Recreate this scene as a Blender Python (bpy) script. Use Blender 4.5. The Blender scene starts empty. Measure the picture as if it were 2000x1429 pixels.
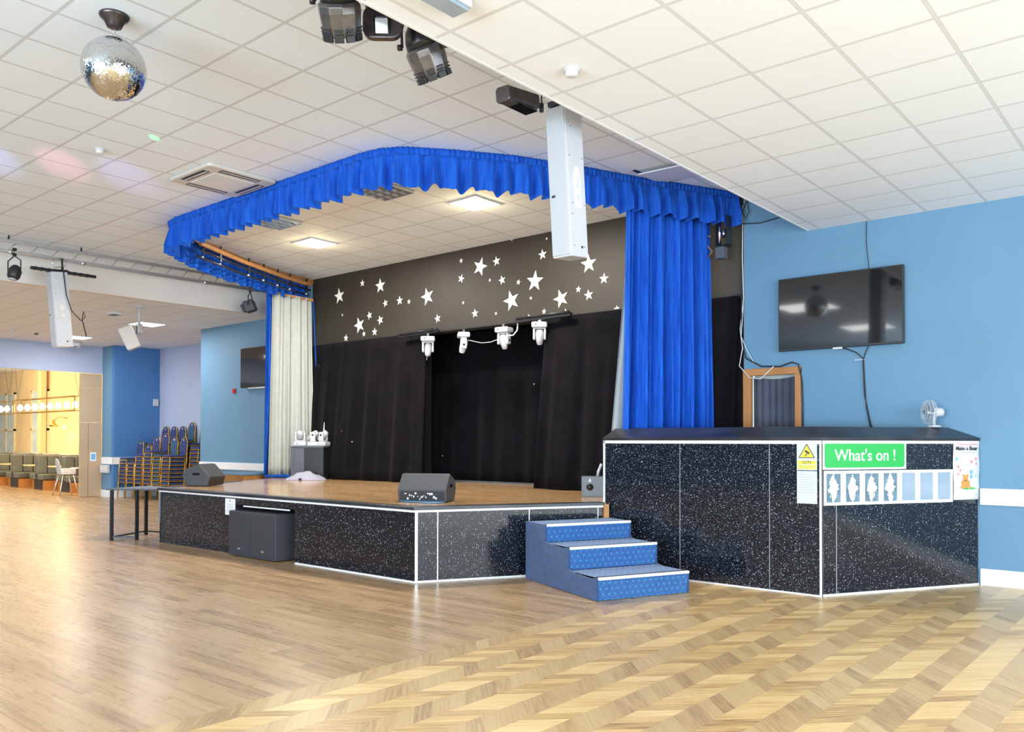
import bpy, bmesh, math, random
from mathutils import Matrix, Vector
random.seed(7)
PI = math.pi
C = bpy.context.scene.collection
# ------------------------------------------------------------------ camera
EYE = 1.54
cam_d = bpy.data.cameras.new('camera'); cam = bpy.data.objects.new('camera', cam_d); C.objects.link(cam)
cam_d.sensor_fit = 'HORIZONTAL'; cam_d.sensor_width = 36.0; cam_d.lens = 1634.33/2000*36
cam_d.shift_y = 123.82/2000; cam_d.clip_end = 200
def cam_matrix(yaw, pitch, roll):
    f = Vector((math.sin(yaw)*math.cos(pitch), math.cos(yaw)*math.cos(pitch), math.sin(pitch)))
    r = Vector((math.cos(yaw), -math.sin(yaw), 0)); u = r.cross(f)
    c, s = math.cos(roll), math.sin(roll)
    r2 = c*r+s*u; u2 = -s*r+c*u
    return Matrix(((r2.x, u2.x, -f.x, 0), (r2.y, u2.y, -f.y, 0), (r2.z, u2.z, -f.z, EYE), (0, 0, 0, 1)))
cam.matrix_world = cam_matrix(-.7027, .0144, .0018)
bpy.context.scene.camera = cam
# ------------------------------------------------------------------ view + world
sc = bpy.context.scene
sc.view_settings.view_transform = 'Standard'; sc.view_settings.look = 'None'
sc.view_settings.gamma = 1; sc.view_settings.use_curve_mapping = False
sc.view_settings.exposure = 0.20
w = bpy.data.worlds.new('daylight'); sc.world = w; w.use_nodes = True
w.node_tree.nodes['Background'].inputs[0].default_value = (.86, .93, 1.0, 1)
w.node_tree.nodes['Background'].inputs[1].default_value = 1.5
def area(name, loc, rot, sx, sy, power, col=(1, 1, 1), parent=None, spread=None):
    d = bpy.data.lights.new(name, 'AREA'); d.shape = 'RECTANGLE'; d.size = sx; d.size_y = sy; d.energy = power; d.color = col
    if spread: d.spread = spread
    o = bpy.data.objects.new(name, d); C.objects.link(o); o.location = loc; o.rotation_euler = rot
    return o
# daylight coming in through the window wall on the right and the glazed end behind the camera
area('window_daylight', (7.6, 3.0, 2.2), (0, PI/2, 0), 3.2, 12, 520, (.93, .97, 1.0))
area('window_daylight', (-1.5, -8.8, 2.3), (PI/2, 0, 0), 12, 3.4, 700, (.95, .98, 1.0))
# added fill lamps aimed upward to brighten and cool the ceilings
area('ceiling_fill', (7.2, 2.0, .8), (0, PI*.80, 0), 2.0, 12, 680, (.56, .80, 1.0))
area('ceiling_fill', (-1.6, -8.4, .8), (PI*.80, 0, 0), 13, 2.0, 1560, (.48, .76, 1.0))
area('ceiling_fill', (-27.5, -8.4, .8), (PI*.78, 0, 0), 7, 2.0, 950, (.50, .76, 1.0))
sun_d = bpy.data.lights.new('sun', 'SUN'); sun_d.energy = 3.2; sun_d.angle = math.radians(7); sun_d.color = (1, .95, .86)
sun = bpy.data.objects.new('sun', sun_d); C.objects.link(sun)
sun.rotation_euler = Vector((-math.cos(.40), -.10, -math.sin(.40))).to_track_quat('-Z', 'Y').to_euler()
# ------------------------------------------------------------------ node helper
class N:
    def __init__(s, name):
        s.m = bpy.data.materials.new(name); s.m.use_nodes = True; s.t = s.m.node_tree
        s.b = s.t.nodes['Principled BSDF']; s.o = s.t.nodes['Material Output']
        s._tc = None
    def n(s, typ, **k):
        x = s.t.nodes.new(typ)
        for a, b in k.items(): setattr(x, a, b)
        return x
    def L(s, a, b): s.t.links.new(a, b)
    def put(s, sock, v):
        if hasattr(v, 'is_linked') or isinstance(v, bpy.types.NodeSocket): s.L(v, sock)
        else: sock.default_value = v
    def m_(s, op, a, b=0, c=None):
        x = s.n('ShaderNodeMath', operation=op); s.put(x.inputs[0], a); s.put(x.inputs[1], b)
        if c is not None: s.put(x.inputs[2], c)
        return x.outputs[0]
    def obj(s):
        if not s._tc: s._tc = s.n('ShaderNodeNewGeometry')
        return s._tc.outputs['Position']
    def loc(s):
        return s.n('ShaderNodeTexCoord').outputs['Object']
    def xyz(s, v=None):
        x = s.n('ShaderNodeSeparateXYZ'); s.L(v or s.obj(), x.inputs[0]); return x.outputs
    def vec(s, x, y, z=0.0):
        v = s.n('ShaderNodeCombineXYZ'); s.put(v.inputs[0], x); s.put(v.inputs[1], y); s.put(v.inputs[2], z); return v.outputs[0]
    def noise(s, v, scale, detail=3, rough=.55):
        x = s.n('ShaderNodeTexNoise'); s.L(v, x.inputs['Vector']); x.inputs['Scale'].default_value = scale
        x.inputs['Detail'].default_value = detail; x.inputs['Roughness'].default_value = rough; return x.outputs['Fac']
    def white(s, v):
        x = s.n('ShaderNodeTexWhiteNoise', noise_dimensions='3D'); s.L(v, x.inputs['Vector']); return x.outputs['Value']
    def ramp(s, f, stops):
        x = s.n('ShaderNodeValToRGB'); s.L(f, x.inputs[0]); e = x.color_ramp.elements
        e[0].position, e[0].color = stops[0][0], (*stops[0][1], 1); e[1].position, e[1].color = stops[-1][0], (*stops[-1][1], 1)
        for p, c in stops[1:-1]:
            q = e.new(p); q.color = (*c, 1)
        return x.outputs[0]
    def mix(s, f, a, b):
        x = s.n('ShaderNodeMix', data_type='RGBA'); s.put(x.inputs[0], f)
        s.put(x.inputs[6], (*a, 1) if isinstance(a, tuple) else a); s.put(x.inputs[7], (*b, 1) if isinstance(b, tuple) else b); return x.outputs[2]
    def bump(s, h, st=.3, d=.01):
        x = s.n('ShaderNodeBump'); x.inputs['Strength'].default_value = st; x.inputs['Distance'].default_value = d
        s.L(h, x.inputs['Height']); s.L(x.outputs[0], s.b.inputs['Normal'])
    def base(s, c): s.put(s.b.inputs['Base Color'], (*c, 1) if isinstance(c, tuple) else c)
    def set(s, **k):
        for a, v in k.items(): s.b.inputs[a.replace('_', ' ')].default_value = v
def plain(name, col, rough=.5, metal=0, var=.06, scale=9, bump=0, spec=None, emit=None, es=0, **k):
    n = N(name); f = n.noise(n.loc(), scale, 4)
    lo = tuple(max(0, c*(1-var)) for c in col); hi = tuple(min(1, c*(1+var)) for c in col)
    n.base(n.ramp(f, [(.3, lo), (.7, hi)])); n.set(Roughness=rough, Metallic=metal)
    if spec is not None: n.b.inputs['Specular IOR Level'].default_value = spec
    if bump: n.bump(n.noise(n.loc(), scale*12, 2), bump, .004)
    if emit: n.b.inputs['Emission Color'].default_value = (*emit, 1); n.b.inputs['Emission Strength'].default_value = es
    for a, v in k.items(): n.b.inputs[a.replace('_', ' ')].default_value = v
    return n.m
M = {}
M['wall_blue'] = plain('blue_wall_paint', (.125, .262, .40), .6, var=.035, scale=1.2, bump=.05)
M['wall_deep'] = plain('deep_blue_wall_paint', (.060, .18, .42), .6, var=.03, scale=1.2)
M['wall_lilac'] = plain('lilac_wall_paint', (.40, .455, .61), .6, var=.03, scale=1.2)
M['white_paint'] = plain('white_gloss_paint', (.82, .83, .84), .3, var=.02)
M['cream_paint'] = plain('cream_bulkhead_paint', (.76, .72, .67), .6, var=.02, scale=2)
M['white'] = plain('white_plastic', (.56, .57, .60), .35, var=.02)
M['offwhite'] = plain('off_white_plastic', (.66, .65, .62), .45, var=.03)
M['light_metal'] = plain('satin_aluminium', (.72, .74, .77), .28, 1, var=.04)
M['chrome'] = plain('chrome_steel', (.8, .8, .82), .12, 1, var=.03)
M['black'] = plain('black_plastic', (.018, .018, .02), .42, var=.15)
M['black_gloss'] = plain('black_screen_glass', (.006, .007, .010), .06, var=.1, Coat_Weight=.5)
M['black_metal'] = plain('black_painted_metal', (.030, .031, .034), .3, .4, var=.15)
M['lavender'] = plain('pale_lavender_fabric', (.42, .42, .52), .8, var=.12, scale=18, bump=.4)
M['matt_black'] = plain('matt_black_paint', (.010, .009, .010), .9, spec=.1)
M['dark_grey'] = plain('charcoal_textured_paint', (.055, .060, .070), .55, var=.12, scale=40, bump=.3)
M['grille'] = plain('dark_speaker_grille', (.030, .034, .045), .5, var=.2, scale=120, bump=.5)
M['bronze'] = plain('dark_bronze_metal', (.10, .085, .085), .32, .8, var=.25, scale=14)
M['par_metal'] = plain('gunmetal_lamp_paint', (.16, .15, .15), .30, .75, var=.3, scale=10)
M['rubber'] = plain('black_cable_rubber', (.02, .02, .022), .6)
M['white_cable'] = plain('white_cable_plastic', (.7, .7, .7), .5)
M['red'] = plain('red_alarm_plastic', (.55, .02, .03), .35)
M['green_sign'] = plain('green_sign_vinyl', (.02, .42, .075), .35, var=.03)
M['yellow'] = plain('yellow_sign_vinyl', (.82, .70, .03), .35, var=.02)
M['paper'] = plain('white_paper', (.83, .84, .85), .6, var=.015)
M['paper_grey'] = plain('laminated_grey_paper', (.58, .60, .64), .35, var=.03)
M['ink'] = plain('dark_print_ink', (.03, .03, .045), .5)
M['ink_grey'] = plain('grey_print_ink', (.30, .31, .34), .5)
M['pane'] = plain('blue_grey_frame_backing', (.30, .38, .47), .12, var=.12, scale=3)
M['pane_dark'] = plain('slate_blue_frame_backing', (.13, .24, .31), .12, var=.35, scale=6)
M['bear'] = plain('golden_print', (.62, .30, .06), .5)
M['pink'] = plain('pink_print', (.80, .30, .35), .5)
M['sky'] = plain('light_blue_print', (.18, .45, .75), .5)
M['gold'] = plain('gold_painted_tube', (.55, .33, .07), .28, .75, var=.12)
M['navy'] = plain('navy_chair_fabric', (.030, .045, .16), .8, var=.25, scale=30, bump=.3)
M['teal_navy'] = plain('teal_navy_chair_fabric', (.035, .085, .17), .8, var=.25, scale=30, bump=.3)
M['booth'] = plain('grey_green_booth_leather', (.15, .155, .125), .45, var=.15, scale=5, bump=.15)
M['booth_dark'] = plain('dark_plinth_laminate', (.02, .025, .035), .4)
M['brass'] = plain('brass', (.65, .38, .10), .25, .9)
M['warm_wall'] = plain('honey_wood_panelling', (.82, .60, .31), .5, var=.06, scale=2)
M['tan_panel'] = plain('tan_folding_partition', (.50, .37, .24), .5, var=.05, scale=1)
M['frost'] = plain('frosted_glass', (.55, .66, .64), .25, var=.15, scale=2)  # pale colour paints in daylight on the booth room panes
M['warm_frame'] = plain('cream_window_frame', (.80, .66, .42), .4)
M['bulb'] = plain('glowing_bulb', (1, .9, .7), .4, emit=(1.0, .80, .50), es=14)
M['led_warm'] = plain('glowing_warm_diffuser', (1, .95, .8), .4, emit=(1.0, .88, .58), es=7)
M['led_cool'] = plain('glowing_white_diffuser', (1, 1, 1), .4, emit=(1.0, 1.0, 1.0), es=3.2)
M['amber'] = plain('glowing_amber_shade', (1, .6, .15), .4, emit=(1.0, .55, .10), es=5)
M['clear'] = plain('clear_smoked_plastic', (.75, .8, .85), .15, Transmission_Weight=.75)
M['fan_guard'] = plain('pale_fan_wire', (.62, .65, .70), .35)
M['hair_seat'] = plain('pink_white_plastic', (.85, .78, .76), .4)
M['star'] = plain('white_star_vinyl', (.88, .86, .80), .4, var=.05, scale=30)
M['grey_panel'] = plain('grey_folding_table_laminate', (.10, .11, .13), .35, var=.1)
M['wood_dark'] = plain('brown_batten_wood', (.42, .20, .07), .5, var=.25, scale=6)
M['glass_hole'] = plain('black_lens', (.01, .01, .012), .1)
M['lens'] = plain('pale_optic_lens', (.55, .60, .68), .08, var=.2, scale=40)
M['violet'] = plain('violet_glow_gel', (.2, .15, 1), .3, emit=(.18, .12, 1.0), es=2.0)

def wood_planks(name, cols, wid, length, along='x', rough=.22, gap=.004, spec=.5, coat=0.0, gs=1.0):
    n = N(name); X = n.xyz(); a, b = (X[0], X[1]) if along == 'x' else (X[1], X[0])
    row = n.m_('FLOOR', n.m_('DIVIDE', b, wid)); off = n.m_('MULTIPLY', n.white(n.vec(row, 3.1, 7.7)), length*3)
    u = n.m_('DIVIDE', n.m_('ADD', a, off), length); col = n.m_('FLOOR', u)
    r = n.white(n.vec(row, col, 1.3)); r2 = n.white(n.vec(col, row, 5.9))
    g = n.noise(n.vec(n.m_('MULTIPLY', n.m_('ADD', a, n.m_('MULTIPLY', r2, 31)), 1.6*gs), n.m_('MULTIPLY', n.m_('ADD', b, n.m_('MULTIPLY', r, 17)), 26*gs), r), 1.0, 5, .6)
    f = n.m_('ADD', n.m_('MULTIPLY', g, .85), n.m_('MULTIPLY', n.m_('SUBTRACT', r, .5), .33))
    c = n.ramp(f, [(.18, cols[0]), (.42, cols[1]), (.7, cols[2])])
    fb = n.m_('FRACT', n.m_('DIVIDE', b, wid)); fa = n.m_('FRACT', u)
    e = n.m_('MINIMUM', n.m_('MULTIPLY', n.m_('MINIMUM', fb, n.m_('SUBTRACT', 1, fb)), wid), n.m_('MULTIPLY', n.m_('MINIMUM', fa, n.m_('SUBTRACT', 1, fa)), length))
    k = n.m_('LESS_THAN', e, gap*.5)
    n.base(n.mix(n.m_('MULTIPLY', k, .35), c, tuple(v*.4 for v in cols[0])))
    n.set(Roughness=rough); n.b.inputs['Specular IOR Level'].default_value = spec
    n.b.inputs['Coat Weight'].default_value = coat; n.b.inputs['Coat Roughness'].default_value = .15
    n.L(n.m_('ADD', n.m_('MULTIPLY', g, .10), rough-.05), n.b.inputs['Roughness'])
    n.bump(n.m_('SUBTRACT', 1, k), .15, .002)
    return n.m
M['floor_plank'] = wood_planks('light_oak_plank_floor', [(.32, .20, .105), (.455, .30, .16), (.55, .375, .215)], .11, 1.1, 'x', .28)
M['stage_wood'] = wood_planks('orange_stage_boards', [(.42, .23, .10), (.58, .36, .17), (.68, .46, .24)], .075, .9, 'x', .18, coat=.3)
M['bench_wood'] = wood_planks('orange_pine_fascia', [(.30, .12, .03), (.47, .20, .05), (.58, .28, .08)], .12, .8, 'x', .3)
M['door_wood'] = wood_planks('orange_pine_trim', [(.36, .14, .04), (.50, .22, .07), (.60, .30, .10)], .3, 3, 'x', .3)
M['booth_wood'] = plain('orange_booth_wood', (.55, .22, .05), .4, var=.15, scale=3)

def herringbone():
    n = N('pale_chevron_parquet'); X = n.xyz(); bw = .2035; pw = .14
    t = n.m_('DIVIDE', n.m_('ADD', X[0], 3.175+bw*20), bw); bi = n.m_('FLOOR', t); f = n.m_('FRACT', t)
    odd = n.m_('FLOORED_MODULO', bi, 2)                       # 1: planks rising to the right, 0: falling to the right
    sh = n.m_('MULTIPLY', n.m_('SUBTRACT', n.m_('MULTIPLY', odd, 2), 1), n.m_('MULTIPLY', f, -bw))
    base0 = n.m_('MULTIPLY', odd, bw)
    yy = n.m_('DIVIDE', n.m_('ADD', n.m_('ADD', X[1], sh), base0), pw); pi_ = n.m_('FLOOR', yy); ac = n.m_('FRACT', yy)
    r = n.white(n.vec(bi, pi_, 2.5)); r2 = n.white(n.vec(pi_, bi, 4.2))
    g = n.noise(n.vec(n.m_('ADD', n.m_('MULTIPLY', f, .8), n.m_('MULTIPLY', r, 40)), n.m_('ADD', n.m_('MULTIPLY', ac, 4.0), n.m_('MULTIPLY', r2, 23)), r), 1.5, 5, .62)
    v = n.m_('ADD', n.m_('MULTIPLY', g, .8), n.m_('MULTIPLY', n.m_('SUBTRACT', r2, .42), .34))
    c = n.ramp(v, [(.16, (.33, .19, .075)), (.42, (.66, .445, .19)), (.68, (.80, .59, .29))])
    c = n.mix(n.m_('MULTIPLY', n.m_('SUBTRACT', 1, odd), .42), c, (.33, .22, .135))  # falling bands tinted darker, painting in their differing grain reflection
    e = n.m_('MINIMUM', n.m_('MULTIPLY', n.m_('MINIMUM', ac, n.m_('SUBTRACT', 1, ac)), pw*.7), n.m_('MULTIPLY', n.m_('MINIMUM', f, n.m_('SUBTRACT', 1, f)), bw))
    k_ = n.m_('LESS_THAN', e, .0012)
    n.base(n.mix(n.m_('MULTIPLY', k_, .3), c, (.2, .12, .06)))
    n.L(n.m_('ADD', n.m_('MULTIPLY', g, .12), .27), n.b.inputs['Roughness'])
    return n.m
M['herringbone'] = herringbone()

def ceiling_mat(name, x0, y0, tile, tee):
    n = N(name); X = n.xyz()
    fx = n.m_('FLOORED_MODULO', n.m_('ADD', X[0], -x0+.3), .6); fy = n.m_('FLOORED_MODULO', n.m_('ADD', X[1], -y0+.3), .6)
    dx = n.m_('ABSOLUTE', n.m_('SUBTRACT', fx, .3)); dy = n.m_('ABSOLUTE', n.m_('SUBTRACT', fy, .3)); d = n.m_('MINIMUM', dx, dy)
    t = n.m_('LESS_THAN', d, .0105); edge = n.m_('SUBTRACT', n.m_('LESS_THAN', d, .0140), t)
    cx = n.m_('FLOOR', n.m_('DIVIDE', n.m_('ADD', X[0], -x0), .6)); cy = n.m_('FLOOR', n.m_('DIVIDE', n.m_('ADD', X[1], -y0), .6))
    r = n.white(n.vec(cx, cy, 2.2)); g = n.noise(n.obj(), 160, 2)
    f = n.m_('ADD', n.m_('MULTIPLY', r, .5), n.m_('MULTIPLY', g, .5))
    c = n.ramp(f, [(.1, tuple(v*.965 for v in tile)), (.9, tile)])
    c = n.mix(t, c, tee); c = n.mix(n.m_('MULTIPLY', edge, .6), c, tuple(v*.55 for v in tee))
    n.base(c); n.set(Roughness=.75)
    h = n.m_('ADD', n.m_('MULTIPLY', n.m_('LESS_THAN', d, .0140), -1), n.m_('MULTIPLY', g, .12)); n.bump(h, .35, .006)
    return n.m
M['ceil_up'] = ceiling_mat('raised_ceiling_tiles', -5.4958, 3.1645, (.80, .87, .94), (.60, .63, .66))
M['ceil_low'] = ceiling_mat('lower_ceiling_tiles', -4.3133, 4.9714, (.89, .91, .93), (.70, .71, .71))
M['ceil_left'] = ceiling_mat('far_lower_ceiling_tiles', -15.05, 4.97, (.80, .82, .85), (.66, .66, .67))

def sparkle(name, base=(.006, .008, .014), dens=.45, rough=.10):
    n = N(name); p = n.obj()
    v = n.n('ShaderNodeTexVoronoi', feature='F1'); n.L(p, v.inputs['Vector']); v.inputs['Scale'].default_value = 84
    sep = n.n('ShaderNodeSeparateColor'); n.L(v.outputs['Color'], sep.inputs[0])
    rad = n.m_('MULTIPLY', n.m_('MAXIMUM', n.m_('SUBTRACT', sep.outputs[0], 1-dens), 0), .75)
    k = n.m_('LESS_THAN', v.outputs['Distance'], rad)
    v2 = n.n('ShaderNodeTexVoronoi', feature='F1'); n.L(p, v2.inputs['Vector']); v2.inputs['Scale'].default_value = 150
    s2 = n.n('ShaderNodeSeparateColor'); n.L(v2.outputs['Color'], s2.inputs[0])
    k2 = n.m_('MULTIPLY', n.m_('LESS_THAN', v2.outputs['Distance'], .25), n.m_('GREATER_THAN', s2.outputs[1], .82))
    kk = n.m_('MAXIMUM', k, n.m_('MULTIPLY', k2, .5))
    c = n.mix(kk, base, n.mix(sep.outputs[2], (.42, .52, .64), (.78, .76, .72)))
    n.base(c); n.set(Roughness=rough); n.b.inputs['Specular IOR Level'].default_value = .38
    n.b.inputs['Coat Weight'].default_value = .22; n.b.inputs['Coat Roughness'].default_value = .04
    return n.m
M['sparkle'] = sparkle('black_sparkle_laminate')
def picture():
    n = N('slate_picture_with_pale_blot'); p = n.loc(); X = n.xyz(p)
    a = n.noise(n.obj(), 24, 4, .6); cz = n.m_('ABSOLUTE', n.m_('SUBTRACT', X[2], .17)); rx = n.m_('ADD', n.m_('POWER', X[0], 2), n.m_('POWER', X[1], 2))
    d = n.m_('ADD', n.m_('MULTIPLY', n.m_('SQRT', rx), 17), n.m_('MULTIPLY', cz, 6.5))
    k = n.m_('GREATER_THAN', n.m_('SUBTRACT', n.m_('MULTIPLY', a, 2.1), d), .02)
    n.base(n.mix(k, n.ramp(n.noise(p, 9, 3), [(.3, (.09, .15, .19)), (.7, (.20, .30, .36))]), (.72, .78, .80))); n.set(Roughness=.15); return n.m
M['picture'] = picture()
M['silver'] = plain('silver_truss_paint', (.55, .56, .58), .3, .35, var=.05)
M['lid'] = plain('worn_black_laminate', (.030, .032, .040), .3, var=.5, scale=3, bump=.1)

def velvet(name, a, b, sheen=.6):
    n = N(name); X = n.xyz(n.loc()); g = n.noise(n.vec(n.m_('MULTIPLY', X[0], 30), n.m_('MULTIPLY', X[1], 30), n.m_('MULTIPLY', X[2], 2)), 1, 3)
    n.base(n.ramp(g, [(.3, a), (.7, b)])); n.set(Roughness=.85)
    n.b.inputs['Sheen Weight'].default_value = sheen; n.b.inputs['Sheen Roughness'].default_value = .4
    n.b.inputs['Sheen Tint'].default_value = (min(1, b[0]*3+.1), min(1, b[1]*2+.2), 1, 1)
    n.b.inputs['Specular IOR Level'].default_value = .15
    return n.m
M['velvet'] = velvet('royal_blue_velvet', (.006, .062, .42), (.018, .130, .64), .35)
M['lining'] = plain('cream_curtain_lining', (.50, .52, .47), .8, var=.05)
def starcloth():
    n = N('black_star_cloth'); p = n.obj()
    v = n.n('ShaderNodeTexVoronoi', feature='F1'); n.L(p, v.inputs['Vector']); v.inputs['Scale'].default_value = 3.2
    s = n.n('ShaderNodeSeparateColor'); n.L(v.outputs['Color'], s.inputs[0])
    k = n.m_('MULTIPLY', n.m_('LESS_THAN', v.outputs['Distance'], .035), n.m_('GREATER_THAN', s.outputs[0], .35))
    n.base(n.mix(k, n.ramp(n.noise(p, 3, 4), [(.3, (.0025, .002, .0035)), (.7, (.006, .005, .008))]), n.mix(s.outputs[1], (.75, .8, .8), (.6, .3, .3))))
    n.set(Roughness=.9); n.b.inputs['Specular IOR Level'].default_value = .1; n.b.inputs['Sheen Weight'].default_value = .03
    return n.m
M['starcloth'] = starcloth()
M['backwall'] = plain('dark_brown_black_emulsion', (.032, .026, .018), .55, var=.12, scale=2)
M['door_cloth'] = plain('dark_blue_door_drape', (.055, .062, .095), .7, var=.3, scale=3)
def carpet():
    n = N('blue_diamond_carpet'); X = n.xyz(n.loc())     # local x = along tread, y = depth, z = height
    a = n.m_('DIVIDE', X[0], .068); b = n.m_('DIVIDE', n.m_('ADD', X[2], n.m_('MULTIPLY', X[1], 1.0)), .050)
    row = n.m_('FLOOR', b); a2 = n.m_('ADD', a, n.m_('MULTIPLY', n.m_('FLOORED_MODULO', row, 2), .5))
    da = n.m_('ABSOLUTE', n.m_('SUBTRACT', n.m_('FRACT', a2), .5)); db = n.m_('ABSOLUTE', n.m_('SUBTRACT', n.m_('FRACT', b), .5))
    d = n.m_('ADD', n.m_('MULTIPLY', da, 1.36), db)
    ring = n.m_('MULTIPLY', n.m_('LESS_THAN', d, .24), n.m_('GREATER_THAN', d, .10))
    g = n.noise(n.loc(), 60, 3)
    c = n.ramp(g, [(.3, (.022, .085, .27)), (.7, (.045, .15, .42))])
    n.base(n.mix(n.m_('MULTIPLY', ring, .8), c, (.06, .40, .45))); n.set(Roughness=.95)
    n.b.inputs['Sheen Weight'].default_value = .4; n.b.inputs['Specular IOR Level'].default_value = .1
    n.bump(n.noise(n.loc(), 400, 2), .5, .004); return n.m
M['carpet'] = carpet()
M['carpet_plain'] = plain('plain_blue_carpet', (.014, .058, .17), .95, var=.25, scale=14, bump=.4, Sheen_Weight=.4)
def mirror_tiles():
    n = N('mirror_ball_facets'); L = n.loc(); X = n.xyz(L)
    lat = n.m_('ARCSINE', n.m_('DIVIDE', X[2], .2315)); r = n.m_('FLOOR', n.m_('MULTIPLY', lat, 24))
    ang = n.m_('ARCTAN2', X[1], X[0]); cnt = n.m_('MULTIPLY', n.m_('COSINE', n.m_('DIVIDE', r, 24)), 24)
    c = n.m_('FLOOR', n.m_('MULTIPLY', ang, cnt)); v = n.n('ShaderNodeTexWhiteNoise', noise_dimensions='3D'); n.L(n.vec(r, c, 1.0), v.inputs['Vector'])
    fl = n.m_('FRACT', n.m_('MULTIPLY', lat, 24)); fc = n.m_('FRACT', n.m_('MULTIPLY', ang, cnt))
    gp = n.m_('MAXIMUM', n.m_('LESS_THAN', fl, .18), n.m_('LESS_THAN', fc, .12))
    n.base(n.mix(gp, (.86, .88, .9), (.12, .12, .13))); n.set(Metallic=1, Roughness=.06)
    geo = n.n('ShaderNodeNewGeometry'); s = n.n('ShaderNodeVectorMath', operation='SUBTRACT'); n.L(v.outputs['Color'], s.inputs[0]); s.inputs[1].default_value = (.5, .5, .5)
    sc_ = n.n('ShaderNodeVectorMath', operation='SCALE'); n.L(s.outputs[0], sc_.inputs[0]); sc_.inputs['Scale'].default_value = .22
    ad = n.n('ShaderNodeVectorMath', operation='ADD'); n.L(geo.outputs['Normal'], ad.inputs[0]); n.L(sc_.outputs[0], ad.inputs[1])
    nm = n.n('ShaderNodeVectorMath', operation='NORMALIZE'); n.L(ad.outputs[0], nm.inputs[0]); n.L(nm.outputs[0], n.b.inputs['Normal'])
    return n.m
M['mirror'] = mirror_tiles()
M['perf'] = plain('pale_grey_perforated_grille', (.50, .52, .55), .5, var=.12, scale=220, bump=.4)
M['louvre'] = plain('silver_louvre', (.72, .76, .82), .18, .75, var=.15, scale=8)
M['ac_grey'] = plain('aged_cream_plastic', (.60, .57, .52), .5, var=.05, scale=3)
M['ac_white'] = plain('pale_grille_plastic', (.70, .72, .68), .5, var=.06, scale=40)

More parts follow.
